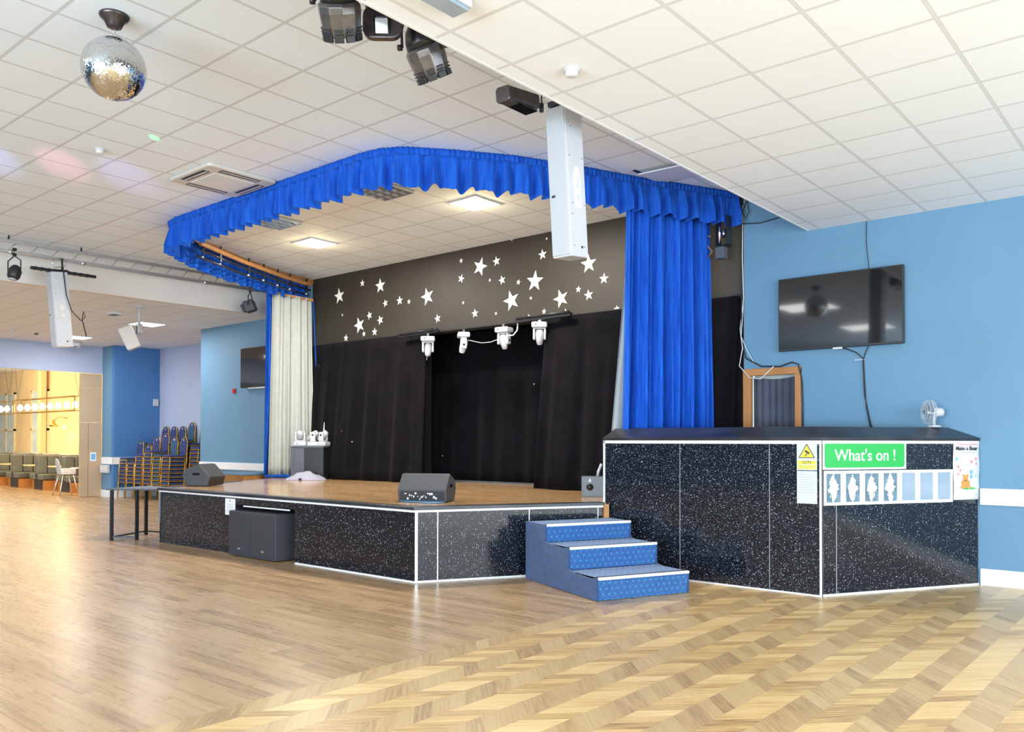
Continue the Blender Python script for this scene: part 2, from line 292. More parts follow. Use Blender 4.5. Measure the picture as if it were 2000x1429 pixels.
# ------------------------------------------------------------------ mesh builder
class MB:
    def __init__(s): s.v = []; s.f = []; s.mi = []; s.sm = []
    def add(s, vs, fs, smooth=False, X=None, mi=0):
        o = len(s.v)
        for p in vs:
            p = Vector(p)
            s.v.append(X @ p if X else p)
        for f in fs: s.f.append([i+o for i in f]); s.sm.append(smooth); s.mi.append(mi)
        return s
    def box(s, x0, x1, y0, y1, z0, z1, X=None, mi=0):
        return s.add([(x0, y0, z0), (x1, y0, z0), (x1, y1, z0), (x0, y1, z0), (x0, y0, z1), (x1, y0, z1), (x1, y1, z1), (x0, y1, z1)],
                     [(0, 3, 2, 1), (4, 5, 6, 7), (0, 1, 5, 4), (1, 2, 6, 5), (2, 3, 7, 6), (3, 0, 4, 7)], False, X, mi)
    def cbox(s, c, d, X=None, mi=0):
        return s.box(c[0]-d[0]/2, c[0]+d[0]/2, c[1]-d[1]/2, c[1]+d[1]/2, c[2]-d[2]/2, c[2]+d[2]/2, X, mi)
    def prism(s, poly, z0, z1, X=None, mi=0):           # polygon in xy, extruded in z
        a = sum(poly[i][0]*poly[(i+1) % len(poly)][1]-poly[(i+1) % len(poly)][0]*poly[i][1] for i in range(len(poly)))
        if a < 0: poly = poly[::-1]
        n = len(poly)
        return s.add([(x, y, z0) for x, y in poly]+[(x, y, z1) for x, y in poly],
                     [tuple(range(n-1, -1, -1)), tuple(range(n, 2*n))]+[(i, (i+1) % n, n+(i+1) % n, n+i) for i in range(n)], False, X, mi)
    def lathe(s, prof, seg=24, X=None, mi=0, smooth=True):  # prof [(r,z)...] bottom to top
        vs = []; fs = []
        for r, z in prof:
            for k in range(seg): a = 2*PI*k/seg; vs.append((r*math.cos(a), r*math.sin(a), z))
        for i in range(len(prof)-1):
            for k in range(seg):
                k2 = (k+1) % seg; fs.append((i*seg+k, i*seg+k2, (i+1)*seg+k2, (i+1)*seg+k))
        fs.append(tuple(range(seg-1, -1, -1))); fs.append(tuple((len(prof)-1)*seg+k for k in range(seg)))
        return s.add(vs, fs, smooth, X, mi)
    def tube(s, pts, r, seg=8, closed=False, mi=0, X=None):
        pts = [Vector(p) for p in pts]; n = len(pts); vs = []; fs = []; prev = None
        for i, p in enumerate(pts):
            if closed: t = pts[(i+1) % n]-pts[i-1]
            else: t = pts[min(i+1, n-1)]-pts[max(i-1, 0)]
            t.normalize()
            if prev is None: a = t.cross(Vector((0, 0, 1)) if abs(t.z) < .9 else Vector((1, 0, 0))).normalized()
            else: a = (prev-t*prev.dot(t)).normalized()
            prev = a; b = t.cross(a)
            for k in range(seg): q = 2*PI*k/seg; vs.append(p+a*math.cos(q)*r+b*math.sin(q)*r)
        m = n if closed else n-1
        for i in range(m):
            for k in range(seg):
                i2 = (i+1) % n; k2 = (k+1) % seg; fs.append((i*seg+k, i*seg+k2, i2*seg+k2, i2*seg+k))
        if not closed: fs.append(tuple(range(seg-1, -1, -1))); fs.append(tuple((n-1)*seg+k for k in range(seg)))
        return s.add(vs, fs, True, X, mi)
    def beam(s, a, b, w_, h_=None, mi=0):
        a = Vector(a); b = Vector(b); t = (b-a); L = t.length; t.normalize(); h_ = h_ or w_
        x = t.cross(Vector((0, 0, 1)) if abs(t.z) < .95 else Vector((0, 1, 0))).normalized(); y = x.cross(t).normalized()
        X = Matrix(((x.x, y.x, t.x, a.x), (x.y, y.y, t.y, a.y), (x.z, y.z, t.z, a.z), (0, 0, 0, 1)))
        return s.box(-w_/2, w_/2, -h_/2, h_/2, 0, L, X, mi)
    def grid(s, rows, smooth=True, mi=0, closed=False):
        n = len(rows[0]); vs = [p for r in rows for p in r]; fs = []
        for i in range(len(rows)-1):
            for k in range(n if closed else n-1):
                k2 = (k+1) % n; fs.append((i*n+k, i*n+k2, (i+1)*n+k2, (i+1)*n+k))
        return s.add(vs, fs, smooth, None, mi)
def chain(o):
    m = Matrix.Translation(o.location) @ o.rotation_euler.to_matrix().to_4x4()
    return chain(o.parent) @ m if o.parent else m
def tag(o, label=None, cat=None, group=None, kind=None):
    if label: o['label'] = label
    if cat: o['category'] = cat
    if group: o['group'] = group
    if kind: o['kind'] = kind
    return o
def build(name, mb, mat, parent=None, world=False, bevel=0, solid=0, subd=0, origin=None):
    mats = mat if isinstance(mat, (list, tuple)) else [mat]
    vs = list(mb.v); me = bpy.data.meshes.new(name); o = bpy.data.objects.new(name, me)
    if parent is not None:
        o.parent = parent
        if world: inv = chain(parent).inverted(); vs = [inv @ p for p in vs]
    else:
        if origin is None:
            xs = [p.x for p in vs]; ys = [p.y for p in vs]; zs = [p.z for p in vs]
            origin = Vector(((min(xs)+max(xs))/2, (min(ys)+max(ys))/2, min(zs)))
        origin = Vector(origin); vs = [p-origin for p in vs]; o.location = origin
    me.from_pydata([tuple(p) for p in vs], [], mb.f)
    for m in mats: me.materials.append(M[m])
    me.polygons.foreach_set('use_smooth', mb.sm); me.polygons.foreach_set('material_index', mb.mi); me.update()
    C.objects.link(o)
    if solid: q = o.modifiers.new('thickness', 'SOLIDIFY'); q.thickness = solid; q.offset = 0
    if bevel: q = o.modifiers.new('bevel', 'BEVEL'); q.width = bevel; q.segments = 2; q.limit_method = 'ANGLE'
    if subd: q = o.modifiers.new('subd', 'SUBSURF'); q.levels = q.render_levels = subd
    return o
def thing(name, label, cat, loc=(0, 0, 0), rz=0, group=None):
    o = bpy.data.objects.new(name, None); C.objects.link(o); o.empty_display_size = .1
    o.location = loc; o.rotation_euler = (0, 0, rz); return tag(o, label, cat, group)
def struct(name, mb, mat, parent=None, **k):
    o = build(name, mb, mat, parent, **k)
    if parent is None: o['kind'] = 'structure'
    return o
def dup(root, loc, rz=None, label=None):
    r = root.copy(); C.objects.link(r); r.location = loc
    if rz is not None: r.rotation_euler = (0, 0, rz)
    if label: r['label'] = label
    for ch in list(root.children):
        c = ch.copy(); C.objects.link(c); c.parent = r
        for g in list(ch.children):
            d = g.copy(); C.objects.link(d); d.parent = c
    return r
def T(x, y, z): return Matrix.Translation((x, y, z))
def R(a, ax='Z'): return Matrix.Rotation(a, 4, ax)
def text_mb(body, size, X, depth=.002, align='CENTER', mb=None, bold=0.0):
    c = bpy.data.curves.new('lettering', 'FONT'); c.body = body; c.size = size; c.extrude = depth; c.align_x = align; c.offset = bold
    o = bpy.data.objects.new('lettering', c); C.objects.link(o); dg = bpy.context.evaluated_depsgraph_get(); dg.update()
    me = bpy.data.meshes.new_from_object(o.evaluated_get(dg))
    mb = mb or MB(); mb.add([v.co.copy() for v in me.vertices], [tuple(p.vertices) for p in me.polygons], False, X)
    bpy.data.objects.remove(o); bpy.data.curves.remove(c); bpy.data.meshes.remove(me)
    return mb

# ================================================================== SETTING
Y0 = 10.19; ZH = 4.774; ZL = 4.142; SZ = .82
XB = -4.396
struct('floor', MB().box(-38, XB, -9, 14, -.1, 0), 'floor_plank')
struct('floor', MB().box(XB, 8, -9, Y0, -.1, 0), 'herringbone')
struct('ceiling', MB().box(-15.05, -3.85, -9, 11.4, ZH, ZH+.1), 'ceil_up')
struct('ceiling', MB().box(-3.85, 8, -9, Y0, ZL, ZL+.1), 'ceil_low')
struct('ceiling', MB().box(-38, -15.2, -9, 14, ZL, ZL+.1), 'ceil_left')
tag(build('trim_1', MB().box(-3.87, -3.85, -9, Y0, ZL-.004, ZH), 'white_paint'), kind='structure')
tag(build('trim_2', MB().box(-15.2, -15.05, -9, 10.19, ZL-.004, ZH), 'cream_paint'), kind='structure')
# back wall (one plane: blue left part, dark stage part, blue right part)
struct('wall_back', MB().box(-18.15, -13.88, Y0, Y0+.15, 0, ZH), 'wall_blue')
struct('wall_back', MB().box(-13.88, -4.70, Y0, Y0+.15, 3.41, ZH), 'backwall')
b = MB(); b.box(-13.88, -10.62, Y0, Y0+.15, 0, 3.41); b.box(-7.85, -4.70, Y0, Y0+.15, 0, 3.41)
b.box(-12.1, -12.0, Y0+.15, 11.3, 0, 3.6); b.box(-7.75, -7.65, Y0+.15, 11.3, 0, 3.6); b.box(-12.1, -7.65, 11.3, 11.4, 0, 3.6); b.box(-12.1, -7.65, Y0+.15, 11.4, 3.6, 3.7)
struct('wall_back', b, 'matt_black')
b = MB(); b.box(-4.70, -4.64, Y0, Y0+.15, 0, ZH); b.box(-4.64, -4.02, Y0, Y0+.15, 2.40, ZH); b.box(-4.02, 8, Y0, Y0+.15, 0, ZH)
struct('wall_back', b, 'wall_blue')
# left recess and far walls
struct('wall_left', MB().box(-18.15, -18.0, Y0+.15, 11.8, 0, ZL), 'wall_blue')
struct('wall_left', MB().box(-22.97, -18.0, 11.65, 11.8, 0, ZL), 'wall_lilac')
struct('wall_left', MB().box(-23.12, -22.97, 10.37, 11.8, 0, ZL), 'wall_deep')
struct('wall_left', MB().box(-23.7, -23.12, 10.37, 10.5, 0, ZL), 'wall_blue')
struct('wall_left', MB().box(-23.9, -23.7, -9, 10.5, 3.40, ZL), 'wall_lilac')
struct('wall_far', MB().box(-38, -23.12, 12.0, 12.15, 0, ZL), 'warm_wall')
struct('wall_far', MB().box(-38, -37.8, -9, 12, 0, ZL), 'warm_wall')
struct('wall_left', MB().box(-23.9, -23.7, -9, 3.0, 0, 3.4), 'wall_blue')
# window mullion walls behind the camera and on the right (daylight comes between them)
b = MB(); b.box(8.0, 8.15, -9, Y0, 0, .6); b.box(8.0, 8.15, -9, Y0, 3.9, ZL)
for y in (-9, -6, -3, 9.2): b.box(8.0, 8.15, y, y+.9, .6, 3.9)
struct('wall_right', b, 'wall_blue')
b = MB(); b.box(-38, 8.15, -9.15, -9, 0, .5); b.box(-38, 8.15, -9.15, -9, 4.05, ZH)
for x in (-38, -31, 5.5): b.box(x, x+2.2, -9.15, -9, .5, 4.05)
b.box(-24, -8.5, -9.15, -9, .5, 4.05)
struct('wall_front', b, 'wall_blue')
# skirting and dado rails
def base_prof(mb, x0, x1, y, h0, h1, d):
    mb.box(x0, x1, y-d, y, h0, h1)
struct('baseboard_back', MB().box(-1.99, 8, Y0-.022, Y0, 0, .165).box(-1.99, 8, Y0-.012, Y0, .165, .18), 'white_paint', bevel=.004)
struct('trim_3', MB().box(-1.99, 8, Y0-.03, Y0, .865, 1.045), 'white_paint', bevel=.008)
struct('baseboard_left', MB().box(-18.15, -17.3, Y0-.022, Y0, 0, .17), 'white_paint')
struct('trim_4', MB().box(-18.15, -13.98, Y0-.03, Y0, .90, 1.06), 'white_paint', bevel=.006)
struct('baseboard_left', MB().box(-23.68, -22.95, 10.345, 10.37, 0, .19).box(-22.97, -22.95, 10.345, 11.63, 0, .19).box(-22.95, -18.2, 11.63, 11.65, 0, .19), 'white_paint')
struct('trim_5', MB().box(-23.68, -22.95, 10.34, 10.37, .90, 1.09).box(-22.97, -22.94, 10.34, 11.65, .90, 1.09), 'white_paint')
struct('trim_6', MB().box(-13.99, -13.88, Y0-.03, Y0, 0, ZH), 'wall_blue')
# folding partition stacked at the edge of the opening
t = thing('folding_partition', 'tan folding partition leaf stacked at the right edge of the wide opening', 'partition', (-23.72, 10.07, 0))
build('upper_panel', MB().box(-23.78, -23.70, 9.79, 10.36, 3.0, 3.38), 'tan_panel', t, True, bevel=.004)
build('middle_panel', MB().box(-23.78, -23.70, 9.79, 10.36, 2.05, 2.99), 'tan_panel', t, True, bevel=.004)
build('side_panel', MB().box(-23.78, -23.70, 9.79, 10.0, 0.01, 2.04), 'tan_panel', t, True, bevel=.004)
build('leaf', MB().box(-23.78, -23.69, 10.01, 10.36, 0.01, 2.04), 'tan_panel', t, True, bevel=.004)
n_ = tag(build('notice_sheet', MB().box(-23.688, -23.68, 10.05, 10.21, .98, 1.22), 'paper'), 'small framed white notice on the tan partition leaf', 'notice')
build('print', MB().box(-23.681, -23.676, 10.075, 10.185, 1.02, 1.18), 'sky', n_, True)

# ================================================================== STAGE
stage = [(-12.36, 6.283), (-6.705, 6.283), (-5.585, 8.26), (-5.60, 8.345), (-5.65, 8.42), (-4.75, 8.42), (-4.75, 10.18), (-7.85, 10.18), (-7.85, 11.2), (-11.95, 11.2), (-11.95, 10.36), (-10.6, 10.36), (-10.6, 10.18), (-14.5, 10.18), (-13.48, 8.26)]
st = thing('stage', 'raised stage clad in black sparkle panels with a glossy wooden top', 'stage', (-9.5, 8.2, 0))
build('deck', MB().prism(stage, SZ-.03, SZ), 'stage_wood', st, True)
def wallstrip(mb, a, b, z0, z1, th, out):         # slab along a->b, thickness th to the side 'out'
    a = Vector((*a, 0)); b = Vector((*b, 0)); d = (b-a).normalized(); n = Vector((d.y, -d.x, 0))*out
    return mb.prism([(a.x, a.y), (b.x, b.y), (b.x+n.x*th, b.y+n.y*th), (a.x+n.x*th, a.y+n.y*th)], z0, z1)
# front panel, with the opening for the two bass speakers
fp = MB(); fp.box(-12.36, -10.25, 6.283, 6.31, 0, .765); fp.box(-8.90, -6.705, 6.283, 6.31, 0, .765); fp.box(-10.25, -8.90, 6.283, 6.31, .68, .765)
build('front_panel', fp, 'sparkle', st, True)
build('speaker_recess', MB().box(-10.25, -8.90, 6.75, 6.80, 0, .72).box(-10.27, -10.25, 6.31, 6.8, 0, .72).box(-8.90, -8.88, 6.31, 6.8, 0, .72), 'black', st, True)
build('side_panel', wallstrip(MB(), (-6.705, 6.283), (-5.585, 8.26), 0, .77, .026, -1), 'sparkle', st, True)
build('side_panel', wallstrip(MB(), (-13.48, 8.26), (-12.36, 6.283), 0, .77, .026, -1), 'sparkle', st, True)
build('side_panel', wallstrip(MB(), (-14.45, 10.15), (-13.48, 8.26), 0, .77, .026, -1), 'sparkle', st, True)
e = MB()
wallstrip(e, (-12.37, 6.283), (-6.70, 6.283), .765, .79, .012, 1); wallstrip(e, (-6.705, 6.283), (-5.585, 8.26), .765, .80, .014, 1); wallstrip(e, (-13.48, 8.26), (-12.365, 6.283), .765, .79, .012, 1)
build('edge_trim', e, 'white_paint', st, True)
e = MB(); e.prism([(-12.40, 6.255), (-6.69, 6.255), (-5.555, 8.25), (-5.68, 8.32), (-6.79, 6.40), (-12.27, 6.40), (-13.37, 8.32), (-13.50, 8.25)], SZ-.03, SZ+.006)
build('edging_strip', e, 'lid', st, True, bevel=.004)
e = MB(); wallstrip(e, (-8.88, 6.283), (-6.70, 6.283), 0, .018, .012, 1); wallstrip(e, (-6.705, 6.283), (-5.585, 8.26), 0, .02, .012, 1)
build('base_trim', e, 'white_paint', st, True)
e = MB(); d = Vector((1.12, 1.977, 0)).normalized(); nn = Vector((d.y, -d.x, 0))
for s, wd in ((0, .03), (.25, .010), (1.33, .008), (2.2, .008)):
    p = Vector((-6.705, 6.283, 0))+d*s; q = p+d*wd; build('corner_trim', wallstrip(MB(), (p.x, p.y), (q.x, q.y), .0, .765, .008, 1), 'light_metal', st, True)
build('corner_trim', MB().box(-12.372, -12.36, 6.27, 6.30, .3, .765), 'light_metal', st, True)
build('recess_lintel', MB().box(-10.05, -9.0, 6.27, 6.283, .655, .672), 'white_paint', st, True)
build('wood_edge', MB().prism([(-5.60, 8.27), (-5.56, 8.25), (-5.53, 8.31), (-5.57, 8.33)], .30, .80), 'wood_dark', st, True)
# bass speakers in the recess
def bass(x0, x1, label):
    t = thing('bass_speaker', label, 'speaker', ((x0+x1)/2, 6.4, 0), 0, 'bass speakers in the stage front')
    build('cabinet', MB().box(x0+.004, x1-.004, 6.17, 6.74, .012, .605), 'dark_grey', t, True, bevel=.008)
    g = build('grille', MB().box(x0+.02, x1-.02, 6.158, 6.17, .03, .59), 'grille', t, True, bevel=.006)
    build('badge', MB().box((x0+x1)/2-.03, (x0+x1)/2+.03, 6.154, 6.158, .10, .125), 'light_metal', g, True)
bass(-10.235, -9.695, 'black bass speaker in the stage front, the left one of the pair')
bass(-9.690, -9.150, 'black bass speaker in the stage front, the right one of the pair')
p_ = tag(build('paper_notice', MB().box(-10.50, -10.26, 6.272, 6.281, .525, .750), 'paper'), 'white paper notice taped to the stage front beside the bass speakers', 'notice')
b = MB()
for k in range(6): b.box(-10.46, -10.30+.02*(k % 2), 6.269, 6.272, .67-.02*k, .674-.02*k)
b.box(-10.39, -10.37, 6.269, 6.272, .705, .735)
build('print', b, 'ink_grey', p_, True)

# ================================================================== STEPS
F0 = Vector((-4.585, 6.70, 0)); wdir = Vector((.405, .914, 0)).normalized(); ang = math.atan2(wdir.y, wdir.x)
st3 = thing('carpeted_steps', 'blue carpeted three-step unit with white nosings beside the stage corner', 'steps', F0, ang)
# local: x along width, y depth (left of width dir = away from front), z up
W = 1.075; D = [0, .55, 1.05, 1.52]; H = [.225, .455, .645]
b = MB()
for k in range(3):
    y0, y1 = D[k], D[3]; z0 = H[k-1] if k else .004
    # riser (leans in slightly)
    b.add([(0, y0+.02, z0), (W, y0+.02, z0), (W, y0, H[k]), (0, y0, H[k])], [(0, 1, 2, 3)])
    b.add([(0, y0, H[k]), (W, y0, H[k]), (W, D[k+1]+.02, H[k]-.006), (0, D[k+1]+.02, H[k]-.006)], [(0, 1, 2, 3)])
build('tread_carpet', b, 'carpet', st3)
side = [(0, 0.004), (D[0], H[0]), (.14, H[0]-.02), (.42, H[0]-.012), (D[1], H[0]+.01), (D[1], H[1]), (.70, H[1]-.018), (.93, H[1]-.01), (D[2], H[1]+.008), (D[2], H[2]), (D[3], H[2]), (D[3], .004)]
XS = Matrix(((0, 0, 1, 0), (1, 0, 0, 0), (0, 1, 0, 0), (0, 0, 0, 1)))   # (y,z,x) polygon -> local
b = MB(); b.prism([(p[0]+.003, p[1]) for p in side], -.012, .004, XS); b.prism([(p[0]+.003, p[1]) for p in side], W-.004, W+.012, XS)
b.box(0, W, D[3]-.02, D[3], .004, H[2]-.02)
build('side_carpet', b, 'carpet_plain', st3)
for k in range(3):
    ns = build('nosing', MB().box(.0, W, D[k]-.022, D[k]+.012, H[k]-.022, H[k]+.006), 'white_paint', st3, bevel=.007)
    build('grip_strip', MB().box(.0, W, D[k]+.012, D[k]+.05, H[k]-.002, H[k]+.005), 'black', ns)

# ================================================================== COUNTER (control booth)
A = (-5.63, 8.36); B = (-3.05, 8.36); D_ = (-2.012, 10.17)
ct = thing('booth_counter', 'black sparkle panelled booth counter in front of the blue wall', 'counter', (-3.4, 8.9, 0))
CH = 1.555
build('front_panel', MB().box(A[0], B[0]+.02, 8.36, 8.40, 0, CH), 'sparkle', ct, True)
build('side_panel', wallstrip(MB(), B, D_, 0, CH, .04, -1), 'sparkle', ct, True)
# lid: sloping front band then a flat shelf
dv = Vector((D_[0]-B[0], D_[1]-B[1], 0)).normalized(); nin = Vector((-dv.y, dv.x, 0))   # inward
def off(d):      # polyline of the counter edge moved inward by d
    # left run y = 8.36+d ; right run point B+nin*d direction dv
    p = Vector((B[0], B[1], 0))+nin*d; t_ = (8.36+d-p.y)/dv.y; c = p+dv*t_
    t2 = (10.165-p.y)/dv.y; e_ = p+dv*t2
    return [(A[0], 8.36+d), (c.x, c.y), (e_.x, e_.y)]
rows = []
for d, z in ((-.025, CH), (-.03, CH+.03), (.24, 1.70), (.46, 1.705), (.46, 1.66), (.22, 1.655), (.0, CH)):
    rows.append([(x, y, z) for x, y in off(d)])
rows.append(rows[0]); b = MB(); b.grid(rows, False)
for c in (0, 2):
    n0 = len(b.v); b.add([r[c] for r in rows[:-1]], [tuple(range(7)) if c else tuple(range(6, -1, -1))])
build('lid', b, 'lid', ct, True)
e = MB(); e.box(A[0], B[0], 8.345, 8.36, CH-.035, CH); wallstrip(e, B, D_, CH-.03, CH, .014, 1)
e.box(A[0]-.008, A[0]+.012, 8.345, 8.41, 0, CH)
e.box(-4.99, B[0], 8.348, 8.36, 0, .015); wallstrip(e, B, D_, 0, .022, .012, 1)
wallstrip(e, (B[0]-.006, B[1]-.012), (B[0]+.012, B[1]+.016), 0, CH, .010, 1)
build('edge_trim', e, 'white_paint', ct, True)
for x in (-4.62, -3.58): build('seam', MB().box(x, x+.006, 8.356, 8.36, .02, CH-.04), 'ink_grey', ct, True)
p = Vector((B[0], B[1], 0))+dv*.19; q = p+dv*.008; build('seam', wallstrip(MB(), (p.x, p.y), (q.x, q.y), .02, CH-.05, .004, 1), 'ink_grey', ct, True)
# ---- signs on the counter
RC = Matrix(((dv.x, 0, dv.y, B[0]), (dv.y, 0, -dv.x, B[1]), (0, 1, 0, 0), (0, 0, 0, 1)))   # local: x along right face, y up, z outward
def rbox(mb, s0, s1, z0, z1, o0, o1, mi=0): return mb.box(s0, s1, z0, z1, o0, o1, RC, mi)
def rounded(x0, x1, y0, y1, r, n=5):
    P = []
    for cx, cy, a0 in ((x1-r, y0+r, -PI/2), (x1-r, y1-r, 0), (x0+r, y1-r, PI/2), (x0+r, y0+r, PI)):
        for k in range(n+1): a = a0+PI/2*k/n; P.append((cx+r*math.cos(a), cy+r*math.sin(a)))
    return P
t = thing('whats_on_sign', "green sign reading What's on ! with rounded white border on the sparkle counter", 'sign', RC @ Vector((.55, 1.26, .01)))
build('backing', rbox(MB(), .02, 1.09, 1.262, 1.553, .003, .010), 'paper', t, True, bevel=.002)
build('face', MB().prism(rounded(.045, 1.065, 1.282, 1.535, .03), .010, .0125, RC), 'green_sign', t, True)
build('lettering', text_mb("What's on !", .165, RC @ T(.56, 1.352, .0125), .001, bold=.0015), 'paper', t, True)
for k in range(7):
    s0 = .035+k*.2415; side_ = ['leftmost', 'second from left', 'third from left', 'fourth from left', 'fifth from left', 'sixth from left', 'rightmost'][k]
    look = 'slate backed' if k < 4 else 'empty pale'
    t = thing('snap_frame', f'white bordered {look} picture frame on the counter, {side_} of seven', 'picture frame', RC @ Vector((s0+.12, .905, .01)), 0, 'row of picture frames on the counter')
    fr = MB(); z0, z1 = .905, 1.252
    rbox(fr, s0, s0+.236, z0, z0+.03, .003, .016); rbox(fr, s0, s0+.236, z1-.03, z1, .003, .016); rbox(fr, s0, s0+.028, z0+.03, z1-.03, .003, .016); rbox(fr, s0+.208, s0+.236, z0+.03, z1-.03, .003, .016)
    build('border', fr, 'paper', t, True, bevel=.002)
    build('pane', rbox(MB(), s0+.026, s0+.21, z0+.028, z1-.028, .002, .007), 'picture' if k < 4 else 'pane', t, True)
t = thing('bear_poster', 'white poster reading Make a Bear at the right end of the counter', 'poster', RC @ Vector((1.91, .92, .01)))
pb = []
for i in range(9):
    zz = .925+(1.553-.925)*i/8; pb.append([RC @ Vector((1.735+.005*math.sin(i), zz, .008)), RC @ Vector((1.92, zz, .005)), RC @ Vector((2.10+.006*math.sin(i*1.7), zz, .009))])
build('sheet', MB().grid(pb), 'paper', t, True, solid=.002)
build('lettering', text_mb('Make a Bear', .062, RC @ T(1.918, 1.455, .016), .001, bold=.001), 'ink', t, True)
build('small_print', MB().box(1.80, 2.03, 1.428, 1.433, .010, .0165, RC), 'ink_grey', t, True)
E2 = lambda cx, cy, a, b_, n=16: [(cx+a*math.cos(2*PI*i/n), cy+b_*math.sin(2*PI*i/n)) for i in range(n)]
b = MB(); bx, by = 1.90, 1.08
b.prism(E2(bx, by+.075, .036, .034), .015, .018, RC); b.prism(E2(bx, by+.015, .042, .045), .015, .018, RC)
for sx in (-1, 1):
    b.prism(E2(bx+sx*.03, by+.105, .012, .013), .015, .018, RC); b.prism(E2(bx+sx*.045, by-.02, .024, .02), .015, .0185, RC); b.prism(E2(bx+sx*.045, by+.025, .014, .028), .015, .0182, RC)
build('bear_picture', b, 'bear', t, True)
build('grass_picture', MB().prism(E2(1.945, by-.035, .10, .012), .0145, .0165, RC), 'green_sign', t, True)
for x, z, r in ((1.80, 1.28, .018), (1.83, 1.24, .016), (1.80, 1.20, .015), (1.99, 1.33, .018), (2.05, 1.36, .015), (2.06, 1.31, .012)): build('pink_picture', MB().prism(E2(x, z, r*.8, r*1.1), .010, .0175, RC), 'pink', t, True)
for x, z, r in ((1.985, 1.22, .022), (1.985, 1.17, .018), (1.78, 1.36, .018), (2.05, 1.18, .008), (2.05, .98, .006)): build('blue_picture', MB().prism(E2(x, z, r*.8, r*1.1), .010, .0175, RC), 'sky', t, True)
b = MB()
for k in range(11):
    x = 1.775+k*.029; b.prism([(x-.009, 1.535-.012*math.sin(PI*k/10)), (x+.009, 1.535-.012*math.sin(PI*k/10)), (x, 1.51-.012*math.sin(PI*k/10))], .015, .0175, RC)
build('bunting_picture', b, 'pink', t, True)
# cctv sign + sheet on the left face (plane y=8.36, facing -y)
LC = Matrix(((1, 0, 0, 0), (0, 0, -1, 8.36), (0, 1, 0, 0), (0, 0, 0, 1)))     # x, z -> up, outward
t = thing('cctv_sign', 'grey CCTV warning sign with a yellow camera triangle on the counter corner', 'sign', (-3.18, 8.35, 1.25))
build('backing', MB().box(-3.285, -3.08, 1.256, 1.535, .002, .008, LC), 'paper_grey', t, True)
tri = lambda cx, cy, r: [(cx+r*math.cos(PI/2+2*PI*i/3), cy+r*math.sin(PI/2+2*PI*i/3)) for i in range(3)]
build('triangle_border', MB().prism(tri(-3.183, 1.428, .098), .008, .0095, LC), 'ink', t, True)
build('triangle', MB().prism(tri(-3.183, 1.428, .082), .0095, .0105, LC), 'yellow', t, True)
b = MB(); b.box(-.026, .026, -.010, .010, .0105, .012, LC @ T(-3.178, 1.438, 0) @ R(-.6)); b.box(-3.192, -3.182, 1.402, 1.425, .0105, .012, LC); b.box(-3.215, -3.185, 1.400, 1.404, .0105, .012, LC)
build('camera_symbol', b, 'ink', t, True)
build('caption_band', MB().box(-3.275, -3.09, 1.318, 1.352, .008, .0095, LC).box(-3.275, -3.09, 1.268, 1.310, .008, .0095, LC), 'yellow', t, True)
build('lettering', text_mb('CCTV', .036, LC @ T(-3.183, 1.323, .0095), .0008, bold=.001), 'ink', t, True)
b = MB(); [b.box(-3.265, -3.10, z, z+.003, .0095, .0102, LC) for z in (1.300, 1.288, 1.276)]
build('small_print', b, 'ink_grey', t, True)
p_ = tag(build('information_sheet', MB().box(-3.285, -3.08, .92, 1.248, .002, .006, LC), 'paper_grey'), 'grey printed information sheet under the CCTV sign on the counter', 'notice')
b = MB(); [b.box(-3.265, -3.10-.01*(k % 3), 1.21-.026*k, 1.213-.026*k, .006, .0068, LC) for k in range(8)]
build('print', b, 'ink_grey', p_, True)

# ---- fan on the counter
FX = Vector((-2.40, 10.00, 1.705))
t = thing('desk_fan', 'small white desk fan standing on the right end of the counter lid', 'fan', FX)
tw = Vector((-.80, -.60, 0)).normalized(); side_v = Vector((-tw.y, tw.x, 0))
HX = Matrix(((side_v.x, 0, tw.x, FX.x-.05), (side_v.y, 0, tw.y, FX.y), (0, 1, 0, FX.z+.165), (0, 0, 0, 1)))  # local z = facing direction
build('base', MB().lathe([(.07, 0), (.075, .01), (.06, .02), (.02, .026)], 24, T(*FX)), 'white', t, True)
build('stem', MB().lathe([(.016, .02), (.013, .13)], 14, T(*FX)), 'white', t, True)
build('motor', MB().lathe([(.015, -.15), (.045, -.145), (.052, -.10), (.05, -.05), (.03, -.02)], 20, HX), 'white', t, True)
g = MB()
for rr, zz in ((.135, 0), (.13, .035), (.13, -.03), (.09, .05), (.045, .056)): g.tube([(rr*math.cos(2*PI*k/32), rr*math.sin(2*PI*k/32), zz) for k in range(32)], .0022, 5, True, X=HX)
for k in range(36):
    a = 2*PI*k/36; ca, sa = math.cos(a), math.sin(a); g.tube([(ca*r_, sa*r_, z_) for r_, z_ in ((.03, .057), (.09, .051), (.13, .035), (.136, 0), (.13, -.03), (.07, -.045), (.03, -.045))], .0011, 4, X=HX)
build('guard', g, 'fan_guard', t, True)
g = MB()
for k in range(3):
    a0 = 2*PI*k/3; g.grid([[(r_*math.cos(a0+q_), r_*math.sin(a0+q_), .02*(q_-.4)) for r_ in (.02, .06, .10, .118)] for q_ in (0, .35, .7, 1.0)])
gg = MB(); gg.add([HX @ p for p in g.v], g.f, True)
build('blade', gg, 'clear', t, True, solid=.002)
build('hub', MB().lathe([(.02, -.02), (.024, .02), (.01, .03)], 14, HX), 'white', t, True)

